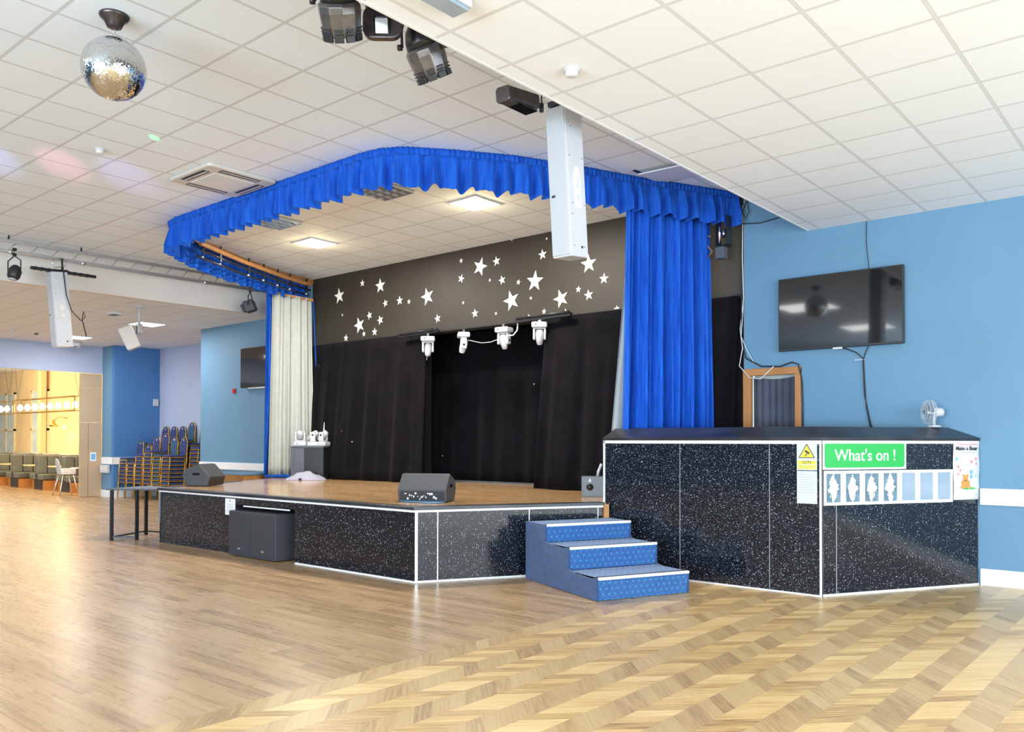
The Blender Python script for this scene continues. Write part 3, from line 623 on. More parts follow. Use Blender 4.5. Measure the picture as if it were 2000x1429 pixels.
# ================================================================== BACK WALL DETAIL
# wall television
t = thing('wall_television', 'large black flat television mounted on the right blue wall', 'television', (-3.475, 10.12, 2.67))
build('casing', MB().box(-4.205, -2.738, 10.11, 10.155, 2.665, 3.565), 'black', t, True, bevel=.006)
build('screen', MB().box(-4.190, -2.753, 10.104, 10.11, 2.690, 3.550), 'black_gloss', t, True)
build('badge', MB().box(-3.53, -3.42, 10.10, 10.112, 2.650, 2.668), 'light_metal', t, True)
build('wall_bracket', MB().box(-3.7, -3.2, 10.155, Y0, 2.95, 3.3), 'black_metal', t, True)
b = MB(); b.tube([(-3.42, 10.14, 2.66), (-3.28, 10.17, 2.60), (-3.20, 10.17, 2.52), (-3.185, 10.175, 2.2), (-3.17, 10.175, 1.95), (-3.10, 10.17, 1.6)], .006)
b.tube([(-3.13, 10.14, 2.67), (-3.18, 10.17, 2.58), (-3.205, 10.17, 2.50), (-3.19, 10.175, 2.1), (-3.12, 10.17, 1.75), (-3.04, 10.17, 1.6)], .006)
tag(build('television_cable', b, 'rubber'), 'pair of black cables hanging below the right wall television', 'cable')
b = MB(); b.tube([(-3.16, 10.18, ZL), (-3.165, 10.18, 3.9), (-3.15, 10.175, 3.75), (-3.13, 10.16, 3.56)], .004)
tag(build('aerial_cable', b, 'rubber'), 'thin dark cable running from the ceiling down to the right television', 'cable')
tag(build('cable_clip', MB().box(-3.30, -3.19, 10.17, Y0, 2.505, 2.515), 'white'), 'small white cable clip under the right television', 'clip')
# side door opening with drape
d1 = thing('door_1', 'orange pine framed doorway hung with a dark drape beside the stage', 'doorway', (-4.33, Y0, 0)); d1['kind'] = 'structure'
build('door_frame', MB().box(-4.70, -4.60, Y0-.035, Y0+.05, .02, 2.47).box(-4.02, -3.945, Y0-.035, Y0+.05, .02, 2.47).box(-4.70, -3.945, Y0-.037, Y0+.05, 2.385, 2.475), 'door_wood', d1, True, bevel=.006)
rows = [[(-4.61+.61*k/40, Y0+.09+.007*math.sin(k*1.1)+.006*math.sin(k*.37+z), z) for k in range(41)] for z in (.05, .6, 1.2, 1.8, 2.3)]
rows.append([(-4.61+.61*k/40, Y0+.09+.01*math.sin(k*1.1), 2.375-.035*math.sin(PI*k/40)) for k in range(41)])
build('drape', MB().grid(rows), 'door_cloth', d1, True)
build('drape_lining', MB().box(-4.61, -4.0, Y0+.13, Y0+.14, 2.31, 2.40), 'lining', d1, True)
b = MB()
b.tube([(-4.72, 10.17, 4.75), (-4.725, 10.165, 4.2), (-4.71, 10.17, 3.7), (-4.715, 10.16, 3.2), (-4.73, 10.16, 2.9), (-4.66, 10.155, 2.62), (-4.45, 10.15, 2.50), (-4.2, 10.15, 2.485), (-4.05, 10.15, 2.53), (-3.97, 10.15, 2.50), (-3.93, 10.16, 2.3), (-3.92, 10.165, 2.0), (-3.925, 10.17, 1.6)], .009)
tag(build('wall_cable', b, 'rubber'), 'black cable draped down the stage edge and over the doorway', 'cable')
b = MB()
b.tube([(-4.70, 10.165, 4.6), (-4.705, 10.16, 3.9), (-4.69, 10.165, 3.4), (-4.735, 10.155, 3.0), (-4.70, 10.15, 2.75), (-4.74, 10.14, 2.52), (-4.60, 10.14, 2.36), (-4.45, 10.14, 2.34), (-4.28, 10.14, 2.49)], .006)
b.tube([(-4.69, 10.16, 3.3), (-4.72, 10.15, 2.9), (-4.62, 10.15, 2.68), (-4.55, 10.16, 2.56)], .005)
tag(build('wall_cable', b, 'white_cable'), 'white cables looping beside the doorway frame', 'cable')
b = MB(); b.tube([(-4.66, 10.16, 4.74), (-4.60, 10.13, 4.5), (-4.63, 10.12, 4.4), (-4.70, 10.14, 4.5), (-4.64, 10.15, 4.65)], .006)
b.tube([(-4.70, 10.15, 4.36), (-4.45, 10.15, 4.33), (-4.2, 10.15, 4.36), (-4.0, 10.16, 4.46)], .006)
tag(build('ceiling_cable', b, 'rubber'), 'loose dark cable at the wall top right of the blue valance', 'cable')

# ---- painted stars
stars = [(663,578,20),(708,553,9),(743,558,18),(781,587,11),(799,589,6),(753,592,9),(669,615,3),(702,635,20),(722,616,10),(743,625,11),(711,652,7),(732,648,10),(676,660,9),
 (835,579,21),(901,544,10),(901,509,6),(938,521,21),(970,510,11),(905,591,4),(855,622,10),(957,547,4),(981,547,10),(1013,551,6),(1045,549,22),(1060,497,11),(928,612,10),(969,612,4),(999,587,22),(1037,582,4),(1063,608,6),
 (1096,583,19),(1106,612,10),(1130,565,7),(1150,515,19),(1180,544,11),(1150,576,11),(1205,603,7),(1239,507,16),(733,520,2),(1033,618,5),(1000,468,3),(1068,466,3)]
def ray_to_wall(px, py, Y):
    m = cam.matrix_world; v = m.to_3x3() @ Vector(((px-1000)/1634.33, -(py-714.5-123.82)/1634.33, -1)); t = Y/v.y; return v*t+Vector((0, 0, EYE))
sizes = {}
S_ = []
for px, py, r in stars:
    p = ray_to_wall(px, py, Y0); dist = (p-Vector((0, 0, EYE))).length
    S_.append((p.x, p.z, r*.98/126))
S_.sort()
from collections import Counter
cls = lambda r: 'large' if r > .125 else ('medium' if r > .066 else ('small' if r > .040 else 'tiny'))
tot = Counter(cls(s[2]) for s in S_); cnt = Counter()
ordn = lambda k: f"{k}{'st' if k % 10 == 1 and k != 11 else 'nd' if k % 10 == 2 and k != 12 else 'rd' if k % 10 == 3 and k != 13 else 'th'}"
for k, (x, z, r) in enumerate(S_):
    c = cls(r); cnt[c] += 1; a0 = random.uniform(-.35, .35)
    high = 'near the top of' if z > 4.15 else ('low on' if z < 3.75 else 'across')
    poly = [((r if i % 2 == 0 else r*.40)*math.sin(a0+PI*i/5)+x, (r if i % 2 == 0 else r*.40)*math.cos(a0+PI*i/5)+z) for i in range(10)]
    zmin = min(q[1] for q in poly)
    b = MB(); b.prism(poly, 0, .006, Matrix(((1, 0, 0, 0), (0, 0, -1, Y0-.001), (0, 1, 0, 0), (0, 0, 0, 1))))
    tag(build('star_decal', b, 'star', origin=(x, Y0-.004, z)), f'{c} white star on the dark stage wall, {ordn(cnt[c])} {c} one from the left', 'star decoration', f'{c} stars on the stage wall')

# ---- black star cloths
def cloth(path_top, path_bot, z0, z1, amp, per, seed, ns=140, nz=16, amp_top=.4, hem=0.0, sharp=0):
    rnd = random.Random(seed); ph = [rnd.uniform(0, 6.28) for _ in range(8)]; fr = [rnd.uniform(.75, 1.3) for _ in range(8)]
    def poly(P, u):
        L = [0]
        for i in range(len(P)-1): L.append(L[-1]+math.hypot(P[i+1][0]-P[i][0], P[i+1][1]-P[i][1]))
        s = u*L[-1]
        for i in range(len(P)-1):
            if s <= L[i+1] or i == len(P)-2:
                f = (s-L[i])/max(1e-6, L[i+1]-L[i]); dx, dy = P[i+1][0]-P[i][0], P[i+1][1]-P[i][1]; d = math.hypot(dx, dy)
                return P[i][0]+dx*f, P[i][1]+dy*f, dy/d, -dx/d, s
    rows = []
    for j in range(nz+1):
        v = j/nz; row = []
        for i in range(ns+1):
            u = i/ns; a = poly(path_top, u); bq = poly(path_bot, u)
            x = a[0]*(1-v)+bq[0]*v; y = a[1]*(1-v)+bq[1]*v; nx = a[2]*(1-v)+bq[2]*v; ny = a[3]*(1-v)+bq[3]*v; s = a[4]
            drift = .25*math.sin(1.3*v+ph[5])*v
            q = 2*PI*s/per
            w1 = math.sin(q*fr[0]*1.0+ph[0]+drift)+.55*math.sin(q*1.73*fr[1]+ph[1]-drift*2)+.35*math.sin(q*.41+ph[2])+.25*math.sin(q*3.1+ph[3]+v*1.5)*(1-v*.5)
            w1 = w1/1.6
            if sharp: w1 = math.copysign(abs(w1)**.75, w1)
            A_ = amp*(amp_top+(1-amp_top)*min(1, v*1.6+.0))
            zz = z1+(z0-z1)*v + hem*v*(.6*math.sin(q*.5+ph[4])+.5*w1)
            row.append((x+nx*w1*A_, y+ny*w1*A_, zz))
        rows.append(row)
    return MB().grid(rows)
t = tag(build('star_cloth', cloth([(-13.86, 10.10), (-10.50, 10.10)], [(-13.9, 10.0), (-13.0, 9.85), (-10.50, 9.98)], SZ+.01, 3.43, .045, .62, 3, 150, 14, .15), 'starcloth', solid=.004),
    'black star cloth drape left of the dark stage recess', 'drape')
tag(build('star_cloth', cloth([(-11.95, 11.05), (-7.80, 11.05)], [(-11.95, 10.95), (-7.80, 10.95)], SZ+.03, 3.5, .05, .7, 5, 120, 12, .15), 'starcloth', solid=.004),
    'black star cloth backdrop at the back of the stage recess', 'drape')
tag(build('star_cloth', cloth([(-7.87, 10.10), (-4.74, 10.12)], [(-7.95, 9.92), (-4.78, 10.02)], SZ+.01, 3.43, .045, .6, 9, 150, 14, .15), 'starcloth', solid=.004),
    'black star cloth drape right of the dark stage recess', 'drape')
tag(build('floor_strip', MB().box(-11.9, -7.8, 10.75, 10.85, SZ, SZ+.03), 'grey_panel'), 'pale grey strip on the stage floor under the recess backdrop', 'strip')
tag(build('track_rail', MB().box(-13.86, -4.72, 10.135, 10.17, 3.42, 3.45), 'black'), 'black curtain rail along the foot of the starry wall', 'rail')

# ================================================================== PELMET, CURTAINS
PL = [(-13.98, 10.12), (-13.78, 9.3), (-13.22, 8.0), (-12.62, 6.95), (-12.05, 6.28), (-11.80, 6.10), (-11.5, 6.04), (-7.35, 6.02), (-7.05, 6.06), (-6.80, 6.20), (-6.45, 6.62), (-6.05, 7.2), (-5.72, 7.9), (-5.40, 8.72), (-5.06, 9.45), (-4.74, 10.13)]
vt = thing('stage_valance', 'royal blue gathered velvet valance running round the front of the stage ceiling', 'valance', (-9.5, 6.05, 4.2))
b = cloth(PL, PL, 4.33, ZH-.075, .085, .21, 21, 1500, 9, .18, .028, 0)
build('gathered_skirt', b, 'velvet', vt, True, solid=.004)
b = cloth(PL, PL, ZH-.09, ZH-.004, .014, .07, 22, 1500, 2, 1)
build('heading_band', b, 'velvet', vt, True, solid=.005)
b = MB()
inn = [(x+(.10 if x < -9.5 else -.10), y+.12) for x, y in PL]
for i in range(len(inn)-1): b.beam((*inn[i], ZH-.05), (*inn[i+1], ZH-.05), .03, .09)
build('mounting_board', b, 'wood_dark', vt, True)
# track rails inside the left side of the valance
tr = thing('curtain_track', 'black curtain track with orange batten hung inside the left side of the valance', 'curtain track', (-12.9, 8.2, 4.5))
P3 = [(-12.05, 6.75), (-12.72, 7.9), (-13.3, 9.1), (-13.62, 9.95)]
b = MB(); [b.beam((*P3[i], 4.60), (*P3[i+1], 4.60), .05, .06) for i in range(3)]
build('batten', b, 'wood_dark', tr, True)
b = MB()
for dz, dx in ((4.50, 0), (4.42, -.10)): b.tube([(x+dx, y, dz) for x, y in P3], .018, 6)
build('rail', b, 'black_metal', tr, True)
for u in (.02, .15, .38, .5, .62, .75, .95):
    s = u*3; i = min(2, int(s)); f = s-i; x = P3[i][0]*(1-f)+P3[i+1][0]*f; y = P3[i][1]*(1-f)+P3[i+1][1]*f
    build('hanger', MB().box(x-.012, x+.012, y-.012, y+.012, 4.44, 4.70), 'black_metal', tr, True); build('glide', MB().lathe([(.018, 4.385), (.018, 4.41)], 8, T(x+.03, y-.03, 0)), 'white', tr, True)
# right curtain
CRt = [(-5.50, 8.62), (-5.33, 9.1), (-5.16, 9.6), (-5.07, 9.98)]
CRb = [(-5.58, 8.60), (-5.36, 9.1), (-5.16, 9.6), (-5.05, 9.98)]
cr = thing('stage_curtain', 'royal blue velvet stage curtain gathered at the right behind the counter', 'curtain', (-5.25, 9.3, SZ))
build('velvet_panel', cloth(CRt, CRb, SZ+.02, 4.42, .12, .20, 31, 260, 26, .55, 0, 0), 'velvet', cr, True, solid=.004)
CRi = [(x-.07, y+.24) for x, y in CRt[:3]]; CRj = [(x-.19, y+.02) for x, y in CRb[:3]]
build('lining', cloth(CRi, CRj, SZ+.03, 4.40, .025, .17, 33, 160, 12, .5), 'lining', cr, True, solid=.003)
# left curtain: cream lining faces the stage, blue velvet outside and round the hem
CLt = [(-13.84, 9.22), (-13.75, 9.6), (-13.68, 10.02)]; CLb = [(-14.22, 9.42), (-13.95, 9.75), (-13.62, 10.07)]
cl = thing('stage_curtain', 'cream lined stage curtain with blue edges gathered at the left of the stage', 'curtain', (-13.9, 9.6, SZ))
build('lining', cloth(CLt, CLb, SZ+.06, 4.36, .055, .21, 41, 240, 22, .6, 0, 0), 'lining', cl, True, solid=.003)
CLo = [(x-.15, y-.02) for x, y in CLt]; CLp = [(x-.22, y+.04) for x, y in CLb]
build('velvet_panel', cloth(CLo, CLp, SZ+.012, 4.50, .05, .15, 43, 160, 14, .5), 'velvet', cl, True, solid=.004)
b = MB(); b.tube([(-13.86, 9.20, 4.37), (-14.0, 9.28, 2.6), (-14.27, 9.38, SZ+.02)], .022, 6); b.tube([(-13.66, 10.05, 4.3), (-13.60, 10.1, 2.6), (-13.55, 10.12, 1.2)], .012, 6)
b.tube([(-14.27, 9.38, SZ+.035), (-13.95, 9.70, SZ+.035), (-13.60, 10.05, SZ+.035)], .03, 6)
build('hem', b, 'velvet', cl, True)
b = MB(); [b.beam(p0, p1, .03, .05) for p0, p1 in (((-13.84, 9.24, 4.38), (-13.66, 10.04, 4.32)),)]
build('heading_tape', b, 'wood_dark', cl, True)
# pulley motor to the right of the blue curtain
t = thing('curtain_motor', 'black and silver curtain pulley motor hanging right of the blue curtain', 'motor', (-5.0, 10.0, 3.75))
build('frame', MB().box(-4.96, -4.945, 9.90, 10.02, 4.06, 4.44).box(-4.80, -4.785, 9.90, 10.02, 4.06, 4.44).box(-4.96, -4.785, 9.90, 10.02, 4.05, 4.07), 'black_metal', t, True)
build('motor_housing', MB().box(-4.96, -4.84, 9.90, 10.02, 3.90, 4.05), 'grey_panel', t, True, bevel=.008)
build('chain_tube', MB().lathe([(.022, 4.07), (.022, 4.46)], 12, T(-4.91, 9.93, 0)), 'chrome', t, True)
build('pulley', MB().lathe([(.06, -.012), (.05, 0), (.06, .012)], 20, T(-4.85, 9.95, 4.22) @ R(PI/2, 'Y')), 'chrome', t, True)
b = MB(); b.tube([(-5.02, 9.9, 4.2), (-5.10, 9.92, 4.22), (-5.08, 9.9, 4.1), (-5.0, 9.9, 4.0), (-5.08, 9.92, 3.92)], .008, 6)
build('cord', b, 'wood_dark', t, True)

# ================================================================== STAGE CEILING LIGHTS
def led(px, label, cx, cy):
    t = thing('led_panel', label, 'ceiling light', (cx, cy, ZH-.02), 0, 'warm ceiling lights over the stage')
    build('frame', MB().box(cx-.27, cx+.27, cy-.27, cy-.245, ZH-.02, ZH).box(cx-.27, cx+.27, cy+.245, cy+.27, ZH-.02, ZH).box(cx-.27, cx-.245, cy-.245, cy+.245, ZH-.02, ZH).box(cx+.245, cx+.27, cy-.245, cy+.245, ZH-.02, ZH), 'white', t, True)
    build('diffuser', MB().box(cx-.245, cx+.245, cy-.245, cy+.245, ZH-.012, ZH-.004), 'led_warm', t, True)
    area('stage_lamp', (cx, cy, ZH-.03), (0, 0, 0), .45, .45, 140, (1, .93, .84))
    p = bpy.data.lights.new('stage_lamp_glow', 'POINT'); p.energy = 15; p.color = (1, .80, .45); p.shadow_soft_size = .1
    o = bpy.data.objects.new('stage_lamp_glow', p); C.objects.link(o); o.location = (cx, cy, ZH-.14)
led(0, 'warm square ceiling light over the left of the stage', -11.25, 8.30)
led(1, 'warm square ceiling light over the middle of the stage', -7.70, 8.30)
def louvre(cx, cy, label):
    t = thing('louvre_light', label, 'ceiling light', (cx, cy, ZH-.02), 0, 'unlit louvred ceiling lights over the stage')
    build('tray', MB().box(cx-.29, cx+.29, cy-.29, cy+.29, ZH-.008, ZH-.002), 'ink_grey', t, True)
    b = MB()
    for k in range(5): q = -.28+.14*k; b.box(cx-.285, cx+.285, cy+q-.004, cy+q+.004, ZH-.035, ZH-.008); b.box(cx+q-.004, cx+q+.004, cy-.285, cy+.285, ZH-.035, ZH-.008)
    for i in range(4):
        for j in range(4): x = cx-.21+.14*i; y = cy-.21+.14*j; b.add([(x-.06, y-.06, ZH-.010), (x+.06, y-.06, ZH-.010), (x+.06, y+.06, ZH-.028), (x-.06, y+.06, ZH-.028)], [(3, 2, 1, 0)])
    build('louvre', b, 'louvre', t, True)
louvre(-10.60, 7.10, 'louvred silver ceiling light behind the left half of the valance')
louvre(-8.20, 7.10, 'louvred silver ceiling light behind the middle of the valance')

# ---- white moving heads above the recess
def moving_head(x, y, zt, label, rz, kind, up=False, group='white moving head lights above the stage recess'):
    # built hanging from z=0 downward (or standing if up)
    s = 1 if up else -1
    t = thing('moving_head_light', label, 'stage light', (x, y, zt), rz, group)
    bx = lambda mb, x0, x1, y0, y1, a, b_: mb.box(x0, x1, y0, y1, min(a*s, b_*s), max(a*s, b_*s))
    build('base', bx(MB(), -.12, .12, -.10, .10, .0, .085), 'white', t, bevel=.02)
    a = MB(); bx(a, -.10, -.065, -.05, .05, .09, .27); bx(a, .065, .10, -.05, .05, .09, .27); bx(a, -.10, .10, -.05, .05, .085, .11)
    build('yoke', a, 'white', t, bevel=.015)
    X = T(0, 0, s*.21) @ R((.25 if kind else -.35) if not up else .9, 'X')
    hd = build('head', MB().lathe([(.03, -.13), (.045, -.12), (.058, -.05), (.062, .03), (.05, .09), (.02, .10)], 18, X), 'white', t)
    build('lens', MB().lathe([(.035, -.135), (.035, -.128)], 14, X), 'lens', hd)
    for sx in (-1, 1): build('knob', MB().lathe([(.018, 0), (.018, .006)], 12, T(sx*.1, 0, s*.21) @ R(sx*PI/2, 'Y')), 'glass_hole', t)
    build('port', MB().box(-.06, -.045, -.102, -.099, min(s*.035, s*.05), max(s*.035, s*.05)), 'glass_hole', t)
    if not up: build('clamp', MB().box(-.02, .02, -.02, .02, 0, .05), 'chrome', t)
    return t
moving_head(-10.36, 10.0, 3.335, 'white moving head light, leftmost of four above the stage recess', .75, 0)
moving_head(-9.52, 10.0, 3.335, 'white moving head light, second from left of four above the recess', 2.4, 1)
moving_head(-8.64, 10.0, 3.345, 'white moving head light, third from left of four above the recess', .15, 1)
moving_head(-7.92, 10.0, 3.36, 'white moving head light, rightmost of four above the stage recess', .6, 1)
b = MB(); b.beam((-11.02, 9.95, 3.38), (-10.10, 10.0, 3.41), .06, .04); b.tube([(-11.0, 9.9, 3.41), (-10.1, 9.97, 3.44)], .018, 8); b.box(-10.5, -10.2, 9.93, 10.03, 3.42, 3.46)
tag(build('light_bar', b, 'black_metal'), 'short black lighting bar carrying the leftmost white moving head', 'lighting bar')
b = MB(); b.beam((-8.33, 9.93, 3.40), (-7.30, 9.97, 3.42), .06, .05); b.tube([(-8.3, 9.9, 3.44), (-7.3, 9.93, 3.455)], .018, 8); b.box(-7.6, -7.4, 9.93, 10.03, 3.42, 3.47)
tag(build('light_bar', b, 'black_metal'), 'short black lighting bar carrying the rightmost white moving head', 'lighting bar')
b = MB(); b.tube([(-9.4, 9.98, 3.20), (-9.1, 9.98, 3.13), (-8.9, 9.98, 3.13), (-8.7, 9.98, 3.17)], .006, 6)
tag(build('light_cable', b, 'white_cable'), 'thin cable sagging between the two middle moving heads', 'cable')
b = MB(); b.tube([(-8.52, 9.97, 3.20), (-8.42, 9.97, 3.20), (-8.34, 9.97, 3.27), (-8.33, 9.97, 3.38)], .012, 6)
tag(build('light_cable', b, 'white_cable'), 'thick white cable curling beside the third moving head', 'cable')
b = MB(); b.tube([(-10.36, 9.98, 3.09), (-10.35, 9.97, 3.02), (-10.37, 9.98, 2.93)], .005, 6)
tag(build('safety_wire', b, 'white_cable'), 'short wire dangling below the leftmost moving head', 'cable')

# ---- things on the stage
t = thing('equipment_cabinet', 'black equipment table with grey top at the foot of the left curtain', 'cabinet', (-13.25, 9.55, SZ))
TX = T(-13.22, 9.70, SZ) @ R(.55)
build('top', MB().box(-.33, .33, -.22, .22, .60, .625, TX), 'grey_panel', t, True, bevel=.004)
build('body', MB().box(-.32, .32, -.21, .21, .0, .60, TX), 'black', t, True)
b = MB(); b.box(-.322, -.06, -.214, -.21, .03, .59, TX)
build('side_curtain', b, 'grey_panel', t, True)
def at_top(lx, ly, lz): return TX @ Vector((lx, ly, lz))
p = at_top(-.22, -.02, .625); moving_head(p.x, p.y, p.z, 'small white moving head on the left of the black equipment table', .9, 1, True, 'white moving heads on the equipment table')
p = at_top(.05, -.02, .625); moving_head(p.x, p.y, p.z, 'small white moving head in the middle of the black equipment table', 2.3, 1, True, 'white moving heads on the equipment table')
p = at_top(.235, 0.0, .625); moving_head(p.x, p.y, p.z, 'small white moving head on the right of the black equipment table', 2.0, 0, True, 'white moving heads on the equipment table')
p = at_top(.19, .16, .625)
tag(build('cone_lamp', MB().lathe([(.03, 0), (.028, .24), (.004, .46)], 12, T(*p)), 'offwhite'), 'narrow pale cone standing behind the moving heads on the equipment table', 'cone')
# crumpled white cloth
rnd = random.Random(4); rows = []
for j in range(15):
    row = []
    for i in range(27):
        u = i/26*2-1; v = j/14*2-1; r2 = (abs(u)**2.3+abs(v)**2.3); h = max(0, 1-r2)**.5
        hh = h*(.105+.04*math.sin(3*u+1.6)+.012*math.sin(9*u+5*v)+.008*math.sin(17*u-9*v))
        row.append((u*.36+.01*math.sin(7*v), v*.2+.01*math.sin(9*u), hh+.004+rnd.uniform(0, .008)*(h > 0)))
    rows.append(row)
g = MB().grid(rows); XC = T(-12.95, 9.38, SZ) @ R(.7); gg = MB(); gg.add([XC @ p for p in g.v], g.f, True)
wc = tag(build('crumpled_cloth', gg, 'lavender'), 'crumpled white cloth heap on the stage floor by the left curtain', 'cloth')
build('dark_tag', MB().box(-12.90, -12.82, 9.17, 9.19, SZ+.005, SZ+.04), 'ink', wc, True)

def wedge(loc, rz, label, wd=.56, hatch=False, sc_=1.0):
    t = thing('monitor_speaker', label, 'speaker', loc, rz, 'stage monitor speakers')
    prof = [(-.17, 0), (.19, 0), (.27, .16), (.21, .26), (-.02, .345), (-.21, .15)]   # (depth, z)
    prof = [(a*sc_, b*sc_) for a, b in prof]
    XW = Matrix(((0, 0, 1, 0), (1, 0, 0, 0), (0, 1, 0, 0), (0, 0, 0, 1)))
    body = build('cabinet', MB().prism(prof, -wd/2, wd/2, XW), 'dark_grey', t, bevel=.012)
    # grille over the slanted face between (.21,.26) and (-.02,.345)
    for sx in (-1, 1):
        hb = MB(); hb.cbox((sx*(wd/2+.001), .02*sc_, .19*sc_), (.006, .12, .035))
        build('handle_recess', hb, 'glass_hole', t)
    a = Vector((0, -.21*sc_, .15*sc_)); b_ = Vector((0, -.17*sc_, 0))
    g = MB(); g.add([(-wd/2+.03, -.198*sc_-.008, .135*sc_), (-wd/2+.03, -.176*sc_-.008, .02), (wd/2-.03, -.176*sc_-.008, .02), (wd/2-.03, -.198*sc_-.008, .135*sc_)], [(0, 1, 2, 3)])
    pl = build('rear_panel', g, 'black', t)
    if hatch:
        m = MB(); rr = random.Random(2)
        for k in range(16):
            x = -.20+.4*k/16; z = rr.uniform(.03, .10); y = -.176*sc_-.0095-(z-.02)*.16
            m.cbox((x, y-.002, z), (.018*rr.uniform(.5, 1.3), .003, .02*rr.uniform(.5, 1.5)))
        build('control_markings', m, 'white', pl)
    g = MB(); g.add([(-wd/2+.02, .0, .342*sc_), (wd/2-.02, .0, .342*sc_), (wd/2-.02, .205*sc_, .268*sc_), (-wd/2+.02, .205*sc_, .268*sc_)], [(0, 1, 2, 3)])
    build('grille', g, 'grille', t, solid=.01)
    return t
wedge((-7.29, 7.02, SZ+.007), .50, 'black wedge monitor speaker in the middle of the stage front edge', .60, True, .95)
wedge((-12.47, 7.10, SZ+.007), 2.1, 'dark grey wedge monitor speaker at the left corner of the stage', .50, False, 1.0)
b = MB(); b.prism([(x-7.22, y+6.80) for x, y in ((-.25, -.05), (.30, .02), (.26, .2), (-.1, .16))], SZ+.006, SZ+.012)
tag(build('blue_cable_cover', b, 'sky'), 'flat blue plastic sheet under the middle monitor speaker', 'sheet')
t = thing('stage_box', 'small grey metal stage box with white plug beside the counter end', 'box', (-6.25, 9.05, SZ), .5)
build('casing', MB().box(-.16, .12, -.09, .09, 0, .27), 'grey_panel', t, bevel=.004)
build('socket', MB().lathe([(.045, 0), (.045, .01)], 16, T(-.05, -.09, .13) @ R(PI/2, 'X')), 'glass_hole', t)
build('symbol', MB().prism([(-.02, 0), (.02, 0), (0, .05)], 0, .003, T(-.05, -.09, .20) @ R(PI/2, 'X')), 'paper', t)
build('plug', MB().tube([(.04, 0, .26), (.05, 0, .33), (.08, .0, .40), (.09, 0, .43)], .018, 8), 'white', t)
# bench platform behind the left of the stage
t = thing('side_platform', 'low platform with orange pine fascia and grey blue top below the left blue wall', 'platform', (-15.9, 9.7, 0))
build('top', MB().box(-15.65, -14.6, 9.1, 10.15, .87, .90), 'wall_blue', t, True)
build('fascia', MB().box(-15.63, -14.62, 9.12, 9.15, .0, .87).box(-14.65, -14.62, 9.15, 10.15, 0, .87).box(-15.63, -15.60, 9.15, 10.15, 0, .87), 'bench_wood', t, True)

# ================================================================== SIDE TABLE LEFT OF STAGE
t = thing('folding_table', 'narrow black table with slim metal legs at the left corner of the stage', 'table', (-13.1, 6.3, 0))
LEG = [(-13.12, 5.90), (-12.86, 6.17), (-13.48, 6.62)]
build('tabletop', MB().prism([(-13.20, 5.84), (-12.86, 6.10), (-12.47, 6.30), (-12.52, 6.46), (-12.90, 6.68), (-13.56, 6.75)], .775, .80), 'grey_panel', t, True, bevel=.004)
for x, y in LEG: build('leg', MB().box(x-.022, x+.022, y-.022, y+.022, 0, .775), 'black_metal', t, True)
b = MB(); b.beam((*LEG[0], .05), (*LEG[1], .05), .02); b.beam((*LEG[0], .05), (*LEG[2], .06), .02); b.beam((*LEG[2], .06), (-12.6, 6.9, .05), .02)
build('stretcher', b, 'black_metal', t, True)
build('leg', MB().box(-12.64, -12.60, 6.88, 6.92, 0, .775), 'black_metal', t, True)

# ================================================================== STACKED CHAIRS
def make_chair(label, fab, name='banquet_chair'):
    t = thing(name, label, 'chair', (0, 0, 0), 0)
    # faces -y ; width x .42 ; seat height .46
    build('seat', MB().box(-.20, .20, -.20, .20, .43, .485), fab, t, bevel=.02)
    def arch(w_, z0, z1, n=6):
        P = [(-w_*.86, z0), (w_*.86, z0), (w_, z1-.16)]
        P += [(w_*(1-.55*k/n), z1-.16+.16*(k/n)**.8) for k in range(1, n)]+[(0, z1)]+[(-w_*(1-.55*k/n), z1-.16+.16*(k/n)**.8) for k in range(n-1, 0, -1)]+[(-w_, z1-.16)]
        return P
    XA = T(0, .205, 0) @ R(-.10, 'X') @ Matrix(((1, 0, 0, 0), (0, 0, -1, 0), (0, 1, 0, 0), (0, 0, 0, 1)))
    build('backrest', MB().prism(arch(.165, .53, .915), -.025, .022, XA), fab, t, bevel=.012)
    pts = [XA @ Vector((x, z, 0)) for x, z in [(-.16, .42)]+arch(.185, .46, .94)[2:][::1]+[(.16, .42)]]
    pts = [XA @ Vector((.17, .43, 0))]+[XA @ Vector((x, z, 0)) for x, z in arch(.185, .46, .94)[2:]]+[XA @ Vector((-.17, .43, 0))]
    build('back_frame', MB().tube(pts, .013, 6), 'gold', t)
    b = MB()
    for p0, p1 in (((-.2, -.19, .42), (.2, -.19, .42)), ((-.2, .19, .42), (.2, .19, .42)), ((-.2, -.19, .42), (-.2, .19, .42)), ((.2, -.19, .42), (.2, .19, .42))): b.beam(p0, p1, .022, .026)
    build('seat_frame', b, 'gold', t)
    for sx in (-1, 1):
        build('leg', MB().tube([(sx*.2, -.19, .42), (sx*.205, -.21, .2), (sx*.21, -.225, 0)], .012, 6), 'gold', t)
        build('leg', MB().tube([(sx*.18, .20, .43), (sx*.185, .215, .2), (sx*.19, .25, 0)], .012, 6), 'gold', t)
    build('handle_hole', MB().lathe([(.03, -.027), (.03, .026)], 10, XA @ T(0, .865, 0)), 'light_metal', t)
    return t
first = make_chair('x', 'navy'); second = make_chair('x', 'teal_navy'); usedf = set()
DZ = .1
def stack(x, y, n, where, teal=False, rz=0.0):
    src = second if teal else first
    for k in range(n):
        pos = 'topmost' if k == n-1 else ('bottom' if k == 0 else f'{ordn(k+1)} from bottom')
        lab = f'{"teal" if teal else "navy"} banquet chair, {pos} in the {where}'
        loc = (x+random.uniform(-.004, .004), y+.004*k, DZ*k)
        if teal not in usedf: usedf.add(teal); o = src; o.location = loc; o.rotation_euler = (0, 0, rz); o['label'] = lab
        else: o = dup(src, loc, rz, lab)
        o['group'] = f'chairs of the {where}'
